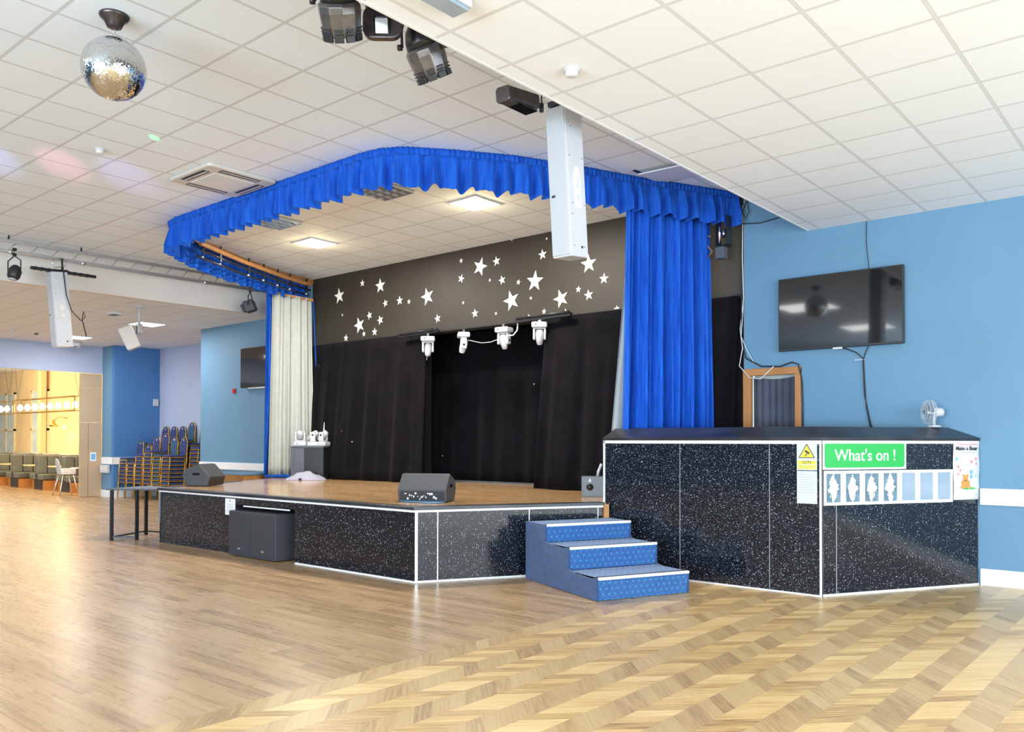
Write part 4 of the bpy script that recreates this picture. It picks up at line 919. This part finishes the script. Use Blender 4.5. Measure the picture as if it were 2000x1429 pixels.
names = ['first', 'second', 'third', 'fourth', 'fifth', 'sixth']
fx = [-22.72, -22.26, -21.80, -21.33, -20.86, -20.38]; fn = [7, 6, 8, 9, 8, 8]
for k in range(6): stack(fx[k], 10.68, fn[k], f'{names[k]} front row stack from the left', k in (4,))
bx_ = [-22.5, -22.03, -21.56, -21.07]; bn = [11, 11, 11, 12]
for k in range(4): stack(bx_[k], 11.26, bn[k], f'{names[k]} back row stack from the left', k == 3)
stack(-20.45, 11.26, 11, 'back row stack near the wall corner'); stack(-19.95, 11.2, 10, 'rightmost stack behind the wall corner')

# ================================================================== LEFT WALL BITS
t = thing('wall_television', 'black television on the left blue wall partly behind the cream curtain', 'television', (-15.6, 10.1, 2.70))
build('casing', MB().box(-16.30, -14.85, 10.08, 10.13, 2.69, 3.555), 'black', t, True, bevel=.005)
build('screen', MB().box(-16.285, -14.865, 10.074, 10.08, 2.71, 3.54), 'black_gloss', t, True)
build('sound_bar', MB().box(-16.0, -15.1, 10.08, Y0, 2.66, 2.69), 'light_metal', t, True)
t = thing('fire_alarm', 'small red fire alarm call point on the left blue wall beside the television', 'alarm', (-16.7, Y0-.04, 2.60))
build('case', MB().box(-16.75, -16.65, Y0-.04, Y0, 2.60, 2.70), 'red', t, True, bevel=.008)
build('front_plate', MB().box(-16.73, -16.67, Y0-.045, Y0-.04, 2.62, 2.68), 'red', t, True)
tag(build('wall_switch', MB().box(-22.97, -22.93, 11.45, 11.60, 2.52, 2.72), 'white', bevel=.01), 'small white sensor box high on the deep blue wall corner', 'sensor')
t = thing('wall_socket_box', 'white double socket box on the dado rail beside the partition', 'socket', (-23.35, 10.3, .7))
build('box', MB().box(-23.60, -23.14, 10.27, 10.345, .66, .88), 'white', t, True, bevel=.01)
build('face_plate', MB().box(-23.56, -23.38, 10.262, 10.27, .70, .84).box(-23.34, -23.18, 10.262, 10.27, .70, .84), 'offwhite', t, True)
# cctv dome
t = thing('dome_camera', 'white dome security camera on the lower ceiling edge at left', 'camera', (-23.0, 9.38, ZL-.2))
build('housing', MB().lathe([(.03, -.16), (.09, -.13), (.12, -.06), (.12, 0)], 20, T(-23.0, 9.38, ZL)), 'white', t, True)
build('lens', MB().lathe([(.01, -.02), (.055, 0)], 14, T(-22.93, 9.34, ZL-.13)), 'glass_hole', t, True)
# panel lights in the far lower ceiling
def flat_light(cx, cy, label):
    t = thing('panel_light', label, 'ceiling light', (cx, cy, ZL-.01), 0, 'square panel lights in the far lower ceiling')
    build('frame', MB().box(cx-.31, cx+.31, cy-.31, cy+.31, ZL-.010, ZL-.001), 'white', t, True)
    build('diffuser', MB().box(cx-.28, cx+.28, cy-.28, cy+.28, ZL-.014, ZL-.010), 'led_cool', t, True)
    area('left_ceiling_lamp', (cx, cy, ZL-.03), (0, 0, 0), .55, .55, 60, (1, .99, .98))
flat_light(-18.25, 8.95, 'lit square panel light in the lower ceiling behind the small white speaker')
flat_light(-21.95, 8.95, 'lit square panel light in the lower ceiling beyond the hanging column speaker')
for (x, y) in ((-18.25, 5.3), (-18.25, 1.7), (-21.95, 5.3), (-21.95, 1.7)): area('left_ceiling_lamp', (x, y, ZL-.03), (0, 0, 0), .55, .55, 75, (1, .99, .98))  # added lamps with no panels, bringing light to the far left
t = thing('ceiling_vent', 'small grey emergency light fitting on the lower ceiling near the pole speaker', 'ceiling fitting', (-17.1, 7.7, ZL-.05))
build('body', MB().box(-17.25, -16.97, 7.60, 7.80, ZL-.05, ZL), 'offwhite', t, True, bevel=.008)
build('lens', MB().box(-17.22, -17.13, 7.63, 7.77, ZL-.056, ZL-.05).box(-17.09, -17.0, 7.63, 7.77, ZL-.056, ZL-.05), 'grey_panel', t, True)
tag(build('smoke_detector', MB().lathe([(.035, -.05), (.05, -.035), (.055, 0)], 18, T(-21.5, 7.35, ZL)), 'white'), 'tiny white smoke detector on the far lower ceiling at left edge', 'detector')
tag(build('smoke_detector', MB().lathe([(.03, -.04), (.045, -.03), (.05, 0)], 18, T(-21.9, 8.0, ZL)), 'grey_panel'), 'tiny grey sensor on the far lower ceiling left of the hanging speaker', 'detector')
# pole mounted speaker
t = thing('pole_speaker', 'small white box speaker on a white drop pole from the lower ceiling', 'speaker', (-18.0, 8.65, 3.6))
px_, py_ = -15.98, 7.68
t.location = (px_, py_, 3.5)
build('ceiling_plate', MB().lathe([(.02, -.03), (.11, -.012), (.11, 0)], 20, T(px_, py_, ZL)), 'white', t, True)
build('pole', MB().lathe([(.024, 3.80), (.024, ZL)], 12, T(px_, py_, 0)), 'white', t, True)
build('bracket', MB().box(px_-.05, px_+.05, py_-.05, py_+.05, 3.62, 3.80).box(px_-.09, px_+.02, py_-.02, py_+.02, 3.70, 3.74), 'light_metal', t, True, bevel=.008)
XS2 = T(px_-.12, py_-.12, 3.53) @ R(-.55) @ R(.42, 'X')
build('cabinet', MB().prism([(-.13, -.12), (.13, -.12), (.09, .12), (-.09, .12)], -.22, .22, XS2), 'offwhite', t, True, bevel=.012)
build('grille', MB().box(-.12, .12, -.13, -.12, -.205, .205, XS2), 'white', t, True)
b = MB(); b.tube([(px_, py_-.05, 3.75), (px_+.05, py_-.06, 3.66), (px_-.02, py_-.06, 3.58)], .006)
build('cable', b, 'rubber', t, True)

# ================================================================== COLUMN SPEAKERS
def column(loc, label, tilt, rear=False, L=1.27):
    t = thing('column_speaker', label, 'speaker', loc, 0)
    X = R(tilt, 'X')     # front faces -y ; tilting the foot towards +y
    build('cabinet', MB().box(-.10, .10, -.10, .15, 0, L, X), 'white', t, bevel=.008)
    g = build('grille', MB().box(-.095, .095, -.112, -.10, .015, L-.015, X), 'perf', t, bevel=.006)
    build('badge', MB().cbox((-.05, -.114, .52), (.035, .004, .02), X), 'ink', g)
    b = MB(); Z = L*.52
    if not rear:
        P = [(-.045, 0), (.045, 0), (.05, .05), (.05, .26), (.03, .33), (-.005, .35), (-.045, .30), (-.05, .2)]
        b.prism(P, 0, .004, X @ T(.10, .03, .42) @ Matrix(((0, 0, 1, 0), (1, 0, 0, 0), (0, 1, 0, 0), (0, 0, 0, 1))))
        build('handle_plate', b, 'paper', t, bevel=.001)
        b = MB(); b.prism([(-.032, 0), (.032, 0), (.026, -.06), (-.022, -.06)], .004, .006, X @ T(.10, .035, .53) @ Matrix(((0, 0, 1, 0), (1, 0, 0, 0), (0, 1, 0, 0), (0, 0, 0, 1))))
        b.prism([(-.035, 0), (.03, 0), (.01, .11), (-.002, .13)], .004, .006, X @ T(.10, .035, .58) @ Matrix(((0, 0, 1, 0), (1, 0, 0, 0), (0, 1, 0, 0), (0, 0, 0, 1))))
        build('handle_recess', b, 'paper_grey', t)
    else:
        build('bracket_plate', MB().cbox((.106, .02, .62), (.012, .08, .10), X).cbox((.106, .02, .50), (.012, .09, .06), X), 'offwhite', t, bevel=.004)
    for y, z in ((-.05, .09), (.1, .09), (-.06, .36), (-.05, .45), (.12, .45), (.12, .85), (-.06, .85), (-.03, 1.1)): build('screw', MB().lathe([(.006, 0), (.005, .003)], 8, X @ T(.10, y, z) @ R(PI/2, 'Y')), 'grey_panel', t)
    build('foot_socket', MB().lathe([(.012, 0), (.012, .004)], 10, X @ T(.10, .06, .085) @ R(PI/2, 'Y')), 'ink', t)
    b = MB(); b.box(-.06, .06, -.12, .17, L+.005, L+.045, X)
    build('fly_bar', b, 'black_metal', t)
    return t
column((-4.30, 5.84, 3.13), 'tall white column speaker hanging by the edge of the lower right ceiling', .085)
t = column((-14.35, 5.62, 3.06), 'tall white column speaker hanging from the far left truss', .085, True, 1.2)
b = MB(); b.box(-14.38, -14.32, 5.15, 6.15, 4.255, 4.30); [b.box(-14.385, -14.315, 5.2+.1*k, 5.23+.1*k, 4.25, 4.305) for k in range(9)]; b.tube([(-14.35, 5.62, 4.30), (-14.35, 5.62, 4.5)], .015)
tag(build('fly_bar', b, 'black_metal'), 'black perforated flying bar above the far left column speaker', 'bracket')
b = MB(); b.tube([(-14.28, 5.60, 4.4), (-14.23, 5.60, 4.22), (-14.225, 5.64, 3.9), (-14.22, 5.72, 3.65), (-14.2, 5.86, 3.50), (-14.18, 5.92, 3.56), (-14.2, 5.90, 3.66), (-14.2, 5.88, 3.52), (-14.2, 5.95, 3.25)], .009)
tag(build('speaker_cable', b, 'rubber'), 'black cable hanging over the side of the far left column speaker', 'cable')
b = MB(); b.tube([(-14.35, 5.6, 4.5), (-14.33, 5.45, 4.42), (-14.34, 5.5, 4.33), (-14.34, 5.66, 4.38), (-14.34, 5.7, 4.5)], .007)
tag(build('speaker_cable', b, 'chrome'), 'coiled steel safety wire above the far left column speaker', 'cable')

# ================================================================== LEFT TRUSS
t = thing('lighting_truss', 'long silver lattice truss along the top of the cream bulkhead', 'truss', (-14.55, 4.5, 4.5))
b = MB(); b.tube([(-14.55, -3, 4.66), (-14.55, 10.1, 4.70)], .027, 12); build('chord', b, 'silver', t, True)
b = MB(); b.tube([(-14.48, -3, 4.49), (-14.48, 10.1, 4.515)], .027, 12); build('chord', b, 'silver', t, True)
b = MB(); b.tube([(-14.72, -3, 4.53), (-14.72, 10.1, 4.55)], .022, 12); build('chord', b, 'silver', t, True)
b = MB(); y = -3
while y < 10.0:
    b.tube([(-14.55, y, 4.66), (-14.48, y+.16, 4.50)], .008, 6); b.tube([(-14.48, y+.16, 4.50), (-14.55, y+.32, 4.66)], .008, 6)
    b.tube([(-14.72, y, 4.53), (-14.48, y+.16, 4.50)], .008, 6); y += .32
build('bracing', b, 'silver', t, True)
for y in (1.5, 4.9, 6.0, 8.2):
    build('hanger', MB().box(-14.56, -14.54, y-.01, y+.01, 4.68, ZH), 'black_metal', t, True)
    build('collar', MB().lathe([(.034, -.025), (.034, .025)], 12, T(-14.48, y, 4.50) @ R(PI/2, 'X')), 'light_metal', t, True)
def flood(loc, rz, label, kind):
    t = thing('stage_floodlight', label, 'stage light', loc, rz)
    build('clamp', MB().box(-.02, .02, -.025, .025, .28, .40), 'black_metal', t)
    b = MB(); b.tube([(-.13, 0, .02), (-.13, 0, .2), (0, 0, .28), (.13, 0, .2), (.13, 0, .02)], .010, 6); build('yoke', b, 'black_metal', t)
    if kind == 0:
        hd = build('head', MB().box(-.12, .12, -.10, .10, -.10, .12, R(-.35, 'X')).box(-.09, .09, .10, .16, -.07, .09, R(-.35, 'X')), 'dark_grey', t, bevel=.03)
        build('lens', MB().box(-.07, .07, -.108, -.10, -.06, .07, R(-.35, 'X')), 'glass_hole', hd)
    else:
        hd = build('head', MB().lathe([(.06, -.10), (.09, -.06), (.10, .05), (.06, .12), (.03, .14)], 14, R(-.3, 'X')), 'black', t)
        build('lens', MB().lathe([(.058, -.104), (.058, -.10)], 14, R(-.3, 'X')), 'lens', hd)
    return t
flood((-14.48, 4.96, 4.17), .4, 'small black stage light clamped to the truss at the far left edge', 1)
flood((-14.50, 9.17, 4.17), 2.3, 'black stage floodlight hanging from the truss end beside the curtain', 0)

# ================================================================== RIGHT LIGHTING BAR + LAMPS
t = thing('lighting_truss', 'silver lighting bar hidden above the edge of the lower right ceiling', 'truss', (-4.18, 4.0, 4.6))
build('chord', MB().tube([(-4.18, -3, 4.62), (-4.18, 7.5, 4.62)], .025, 10), 'light_metal', t, True)
for y in (0, 2.5, 5, 7.3): build('hanger', MB().box(-4.19, -4.17, y-.01, y+.01, 4.64, ZH), 'black_metal', t, True)
def par(loc, rz, tilt, label, roll=0):
    t = thing('par_can', label, 'stage light', loc, rz, 'dark stage spotlights by the lower ceiling edge')
    X = R(roll, 'Y') @ R(tilt, 'X')
    build('barrel', MB().lathe([(.112, -.20), (.125, -.15), (.136, -.06), (.135, -.02), (.118, .0)], 10, X, smooth=False), 'par_metal', t, bevel=.003)
    build('rear_dome', MB().lathe([(.117, .0), (.112, .05), (.09, .11), (.05, .15), (.02, .16)], 24, X), 'black_metal', t)
    b = MB()
    for k in range(10):
        a = 2*PI*k/10+PI/10; Xk = X @ R(a); b.box(.105, .125, -.03, .03, -.225, -.185, Xk)
        b.box(.112, .128, -.026, .026, -.178, -.165, Xk); b.box(.114, .130, -.026, .026, -.155, -.145, Xk)
    build('cooling_fin', b, 'black_metal', t, bevel=.003)
    build('lens', MB().lathe([(.10, -.198), (.10, -.19)], 24, X), 'lens', t)
    build('gel_glow', MB().lathe([(.035, .155), (.02, .175)], 14, X), 'violet', t)
    b = MB(); b.tube([(-.15, 0, 0), (-.155, 0, .12), (-.12, 0, .24), (.12, 0, .24), (.155, 0, .12), (.15, 0, 0)], .010, 6)
    build('yoke', b, 'black_metal', t)
    for sx in (-1, 1): build('knob', MB().lathe([(.022, 0), (.022, .03)], 8, T(sx*.15, 0, 0) @ R(sx*PI/2, 'Y')), 'black_metal', t)
    build('clamp', MB().box(-.02, .02, -.03, .03, .24, .38), 'black_metal', t)
    return t
par((-4.20, 3.27, 4.30), .70, .62, 'dark ribbed par spotlight at top centre, left of the hanging moving head')
par((-4.17, 3.97, 4.26), .55, .50, 'dark ribbed par spotlight right of the hanging black moving head', -.30)
par((-4.18, 2.45, 4.40), .5, .15, 'dark par spotlight mostly cut off by the top edge of the photograph')
t = thing('moving_head_light', 'black moving head light between the two dark par spotlights', 'stage light', (-4.17, 3.60, 4.40), 0.72)
build('base', MB().box(-.12, .12, -.10, .10, .0, .09), 'black', t, bevel=.015)
b = MB(); b.prism(rounded(-.13, .13, -.22, .0, .07), -.055, .0, R(PI/2, 'X'))
build('yoke', b, 'bronze', t, bevel=.01)
hd = build('head', MB().box(-.055, .055, -.075, .06, -.20, -.06, R(.35, 'X')), 'black_metal', t, bevel=.02)
build('lens', MB().box(-.04, .04, -.082, -.075, -.18, -.09, R(.35, 'X')), 'lens', hd)
build('clamp', MB().box(-.02, .02, -.02, .02, .09, .25), 'black_metal', t)
t = thing('strobe_bar', 'short black tubular light on a bracket beside the hanging column speaker', 'stage light', (-4.22, 5.05, 4.25), 0)
b = MB(); b.prism(rounded(-.07, .07, -.06, .06, .03), -.19, .19, R(PI/2+.12, 'X')); build('body', b, 'bronze', t, bevel=.006)
build('glass', MB().box(-.062, .062, -.17, .17, -.066, -.058), 'black_gloss', t)
b = MB(); b.tube([(0, .19, .0), (0, .30, .02)], .008, 6); b.lathe([(.018, -.035), (.018, .035)], 10, T(0, .30, .02)); b.tube([(0, .30, .03), (0, .30, .37)], .006, 6)
build('bracket', b, 'black_metal', t)

# ================================================================== CEILING ITEMS
cx, cy = -6.40, 2.865
t = thing('mirror_ball', 'silver mirror ball hanging by a short chain from a bronze motor', 'mirror ball', (cx, cy, 4.13))
zc = 4.365
o = build('ball', MB().lathe([(.2315*math.cos(a)+1e-4, .2315*math.sin(a)) for a in [(-PI/2+PI*k/48) for k in range(49)]], 96), 'mirror', t)
o.location = (0, 0, zc-4.13)
build('motor', MB().lathe([(.03, ZH-.098), (.052, ZH-.092), (.075, ZH-.04), (.095, ZH-.028), (.108, ZH-.012), (.108, ZH)], 28, T(cx, cy, 0)), 'bronze', t, True)
b = MB()
for k in range(3):
    z = zc+.235+.02*k
    b.tube([(cx+(.008*math.cos(2*PI*q/10) if k % 2 else 0), cy+(0 if k % 2 else .008*math.cos(2*PI*q/10)), z+.012+.016*math.sin(2*PI*q/10)) for q in range(10)], .0028, 6, True)
b.tube([(cx, cy, zc+.228), (cx, cy, zc+.24)], .006, 6); b.tube([(cx, cy, zc+.285), (cx, cy, ZH-.11)], .004, 6)
build('chain', b, 'chrome', t, True)
t = thing('air_conditioner', 'square cream ceiling air conditioning cassette left of the valance', 'air conditioner', (-9.37, 5.55, ZH-.05))
ax0, ax1, ay0, ay1 = -9.85, -8.90, 5.08, 6.00; mx, my = (ax0+ax1)/2, (ay0+ay1)/2
build('frame', MB().prism(rounded(ax0, ax1, ay0, ay1, .05), ZH-.045, ZH), 'ac_grey', t, True, bevel=.015)
build('grille', MB().box(mx-.27, mx+.27, my-.27, my+.27, ZH-.055, ZH-.045), 'ac_white', t, True, bevel=.006)
for dx, dy, lx, ly in ((0, -.365, .26, .045), (0, .365, .26, .045), (-.375, 0, .045, .26), (.375, 0, .045, .26)):
    l = build('louvre_slot', MB().box(mx+dx-lx, mx+dx+lx, my+dy-ly, my+dy+ly, ZH-.049, ZH-.0445), 'ink', t, True)
    b = MB()
    if lx > ly: b.box(mx+dx-lx+.01, mx+dx+lx-.01, my+dy-.004, my+dy+.02, ZH-.052, ZH-.048)
    else: b.box(mx+dx-.004, mx+dx+.02, my+dy-ly+.01, my+dy+ly-.01, ZH-.052, ZH-.048)
    build('flap', b, 'ac_grey', l, True)
def smoke(x, y, zc, label):
    t = thing('smoke_detector', label, 'smoke detector', (x, y, zc-.06))
    build('mount', MB().lathe([(.055, -.02), (.058, 0)], 22, T(x, y, zc)), 'white', t, True)
    build('sensor', MB().lathe([(.025, -.055), (.04, -.05), (.045, -.03), (.05, -.02)], 22, T(x, y, zc)), 'offwhite', t, True)
smoke(-9.46, 4.09, ZH, 'round smoke detector on the raised ceiling below the mirror ball')
smoke(-3.44, 4.70, ZL, 'round white smoke detector on the lower right ceiling')
t = thing('emergency_light', 'white rectangular emergency light fitting at the top edge of the lower ceiling', 'ceiling light', (-3.42, 3.42, ZL-.07))
build('body', MB().box(-3.50, -3.34, 3.22, 3.58, ZL-.05, ZL), 'white', t, True, bevel=.008)
build('diffuser', MB().box(-3.485, -3.355, 3.235, 3.565, ZL-.072, ZL-.05), 'pane', t, True, bevel=.006)
# disturbed tiles near the valance
b = MB(); b.box(-.29, .29, -.29, .29, 0, .015, T(-5.0, 8.85, ZH-.035) @ R(.05) @ R(.07, 'X'))
tag(build('loose_ceiling_tile', b, 'white_paint'), 'ceiling tile hanging slightly out of its grid above the right of the valance', 'ceiling tile')
tag(build('ceiling_gap_shade', MB().box(-5.3, -4.7, 9.13, 9.17, ZH-.006, ZH-.001).box(-5.33, -5.28, 8.5, 9.1, ZH-.006, ZH-.001), 'ink'), 'dark strips for the shaded gap in the ceiling grid beside the loose tile', 'gap')  # flat dark strips stand in for the shade inside the open gap

# ================================================================== BOOTH ROOM BEYOND THE OPENING
def window(i, x0, x1, z0=1.05, z1=3.35):
    o = struct(f'window_{i}', MB().box(x0, x0+.07, 11.93, 12.0, z0, z1).box(x1-.07, x1, 11.93, 12.0, z0, z1).box(x0, x1, 11.93, 12, z0, z0+.06).box(x0, x1, 11.93, 12, z1-.06, z1).box((x0+x1)/2-.05, (x0+x1)/2+.05, 11.93, 12, z0, z1).box(x0, x1, 11.93, 12, 1.9, 1.98), 'warm_frame')
    build('pane', MB().box(x0+.02, x1-.02, 11.965, 11.985, z0+.02, z1-.02), 'frost', o, True)
window(1, -33.1, -31.6); window(2, -28.9, -27.6); window(3, -36.4, -34.7)
def booth(x, label, y0=10.35):
    t = thing('dining_booth', label, 'booth', (x, 11.1, 0), 0, 'grey booth seats along the far wall')
    build('plinth', MB().box(x-.5, x+.5, y0+.1, 11.9, 0, .30), 'booth_wood', t, True)
    build('seat_cushion', MB().box(x-.5, x-.12, y0, 11.9, .32, .50).box(x+.12, x+.5, y0, 11.9, .32, .50), 'booth', t, True, bevel=.04)
    b = MB()
    for k in range(5): b.box(x-.12, x+.12, y0+.02+.31*k, y0+.31*(k+1), .50, 1.08)
    build('backrest', b, 'booth', t, True, bevel=.03)
    build('toe_panel', MB().box(x-.3, x+.3, y0+.08, y0+.1, .02, .30), 'booth_dark', t, True)
for k, x in enumerate((-26.3, -28.3, -30.3, -32.4, -34.5)):
    booth(x, ['grey buttoned booth seat nearest the partition, behind the white high chair', 'second grey booth seat back from the partition', 'third grey booth seat from the partition', 'fourth grey booth seat from the partition', 'farthest grey booth seat at the left edge'][k])
for k, x in enumerate((-27.3, -29.3, -31.35, -33.45)):
    t = thing('booth_table', ['wooden booth table nearest the partition', 'second wooden booth table from the partition', 'third wooden booth table from the partition', 'farthest wooden booth table at left'][k], 'table', (x, 11.0, 0), 0, 'wooden tables between the booths')
    build('tabletop', MB().box(x-.33, x+.33, 10.45, 11.7, .72, .76), 'warm_wall', t, True, bevel=.01)
    build('pedestal', MB().box(x-.06, x+.06, 11.0, 11.12, 0, .72).box(x-.25, x+.25, 10.8, 11.3, 0, .03), 'black_metal', t, True)
tag(build('shelf_ledge', MB().box(-36, -24.6, 11.80, 11.93, 1.06, 1.10), 'offwhite'), 'pale ledge running along the wall above the booth seats', 'shelf')
tag(build('end_cabinet', MB().box(-25.4, -24.5, 10.9, 11.9, 0, 1.05), 'booth_wood'), 'orange wooden end cabinet behind the high chair', 'cabinet')
tag(build('column_post', MB().box(-31.9, -31.6, 11.72, 11.9, 1.1, ZL), 'warm_wall'), 'honey coloured square post between the far windows', 'post')
# high chair
t = thing('high_chair', 'white plastic high chair with long splayed legs by the partition', 'high chair', (-24.75, 9.9, 0))
hx, hy = -24.75, 9.85
b = MB(); b.box(hx-.17, hx+.17, hy-.16, hy+.2, .60, .64); b.box(hx-.17, hx-.14, hy-.16, hy+.2, .64, .76); b.box(hx+.14, hx+.17, hy-.16, hy+.2, .64, .76)
build('seat', b, 'hair_seat', t, True, bevel=.02)
b = MB(); b.prism([(-.15, 0), (.15, 0), (.13, .30), (.06, .42), (-.06, .42), (-.13, .30)], -.015, .015, T(hx, hy-.17, .62) @ R(PI/2+.2, 'X'))
build('backrest', b, 'white', t, True, bevel=.012)
build('tray', MB().box(hx-.2, hx+.2, hy+.2, hy+.42, .75, .78), 'hair_seat', t, True, bevel=.01)
for sx in (-1, 1):
    for sy in (-1, 1): build('leg', MB().tube([(hx+sx*.14, hy+sy*.13, .61), (hx+sx*.24, hy+sy*.26, 0)], .018, 8), 'light_metal', t, True)
# pendants
def pendant(x, y, label, w_=2.6):
    t = thing('pendant_rail_light', label, 'pendant light', (x, y, 2.4), 0, 'glowing bulb rails over the booths')
    b = MB(); z0, z1 = 2.38, 2.78
    for yy in (y-.1, y+.1):
        for zz in (z0, z1): b.beam((x-w_/2, yy, zz), (x+w_/2, yy, zz), .02)
        for xx in (x-w_/2, x+w_/2): b.beam((xx, yy, z0), (xx, yy, z1), .02)
    build('frame', b, 'brass', t, True)
    b = MB(); [b.tube([(xx, y, z1), (xx+dx, y, ZL)], .004, 4) for xx, dx in ((x-w_/2, .5), (x-w_/2, -.3), (x, 0), (x+w_/2, -.5), (x+w_/2, .3))]
    build('suspension_wire', b, 'black_metal', t, True)
    for k in range(8):
        xx = x-w_/2+.2+k*(w_-.4)/7
        build('bulb', MB().lathe([(.02, -.10), (.07, -.06), (.085, 0), (.05, .07), (.02, .10)], 12, T(xx, y, 2.55)), 'bulb', t, True)
    area('pendant_glow', (x, y, 2.34), (0, 0, 0), w_, .5, 70, (1, .80, .50)); area('pendant_glow', (x, y, 2.84), (PI, 0, 0), w_, .5, 60, (1, .80, .50)); area('pendant_glow', (x, y+.15, 2.58), (PI/2, 0, 0), w_, .4, 40, (1, .80, .50))
pendant(-26.3, 9.9, 'glowing rail of bulbs hung over the booths nearest the partition', 4.4)
pendant(-31.2, 9.9, 'glowing rail of bulbs hung over the far booths', 4.0)
t = thing('wall_lamp', 'brass wall lamp with amber glow between the far windows', 'wall lamp', (-29.9, 11.9, 1.9))
build('arm', MB().tube([(-30.0, 11.98, 2.3), (-30.05, 11.75, 2.35), (-30.25, 11.65, 2.25)], .015), 'brass', t, True)
build('shade', MB().lathe([(.14, 0), (.05, .12), (.03, .22)], 16, T(-30.25, 11.62, 2.02)), 'brass', t, True)
build('amber_globe', MB().lathe([(.02, 0), (.07, .05), (.07, .12), (.02, .18)], 14, T(-29.75, 11.78, 1.90)), 'amber', t, True)
p = bpy.data.lights.new('wall_lamp_glow', 'POINT'); p.energy = 14; p.color = (1, .55, .12); p.shadow_soft_size = .05
o = bpy.data.objects.new('wall_lamp_glow', p); C.objects.link(o); o.location = (-29.8, 11.7, 1.7)
# added unseen lamps without fittings, filling the hall from behind the camera side
for (x, y) in ((-7.5, 0.5), (-11.5, 0.5), (-7.5, -4), (-11.5, -4)):
    area('hall_fill', (x, y, ZH-.03), (0, 0, 0), 1.2, 1.2, 45, (1, .98, .95))
# coloured specks thrown on the ceiling by the effect lights
def spot(name, loc, target, deg, power, col, blend=.2):
    d = bpy.data.lights.new(name, 'SPOT'); d.energy = power; d.color = col; d.spot_size = math.radians(deg); d.spot_blend = blend; d.shadow_soft_size = .005
    o = bpy.data.objects.new(name, d); C.objects.link(o); o.location = loc
    o.rotation_euler = (Vector(target)-Vector(loc)).to_track_quat('-Z', 'Y').to_euler()
spot('green_beam', (-6.0, 1.0, 2.5), (-8.66, 4.31, ZH), .8, 5200, (.0, 1, .08), .05)
spot('pink_beam', (-6.2, 1.2, 2.6), (-10.35, 4.05, ZH), 7, 900, (1, .30, .45), 1)
spot('blue_beam', (-6.2, 1.2, 2.6), (-10.75, 3.45, ZH), 7, 1000, (.25, .42, 1), 1)
spot('violet_beam', (-6.2, 1.2, 2.6), (-10.2, 4.75, ZH), 8, 700, (.40, .35, 1), 1)
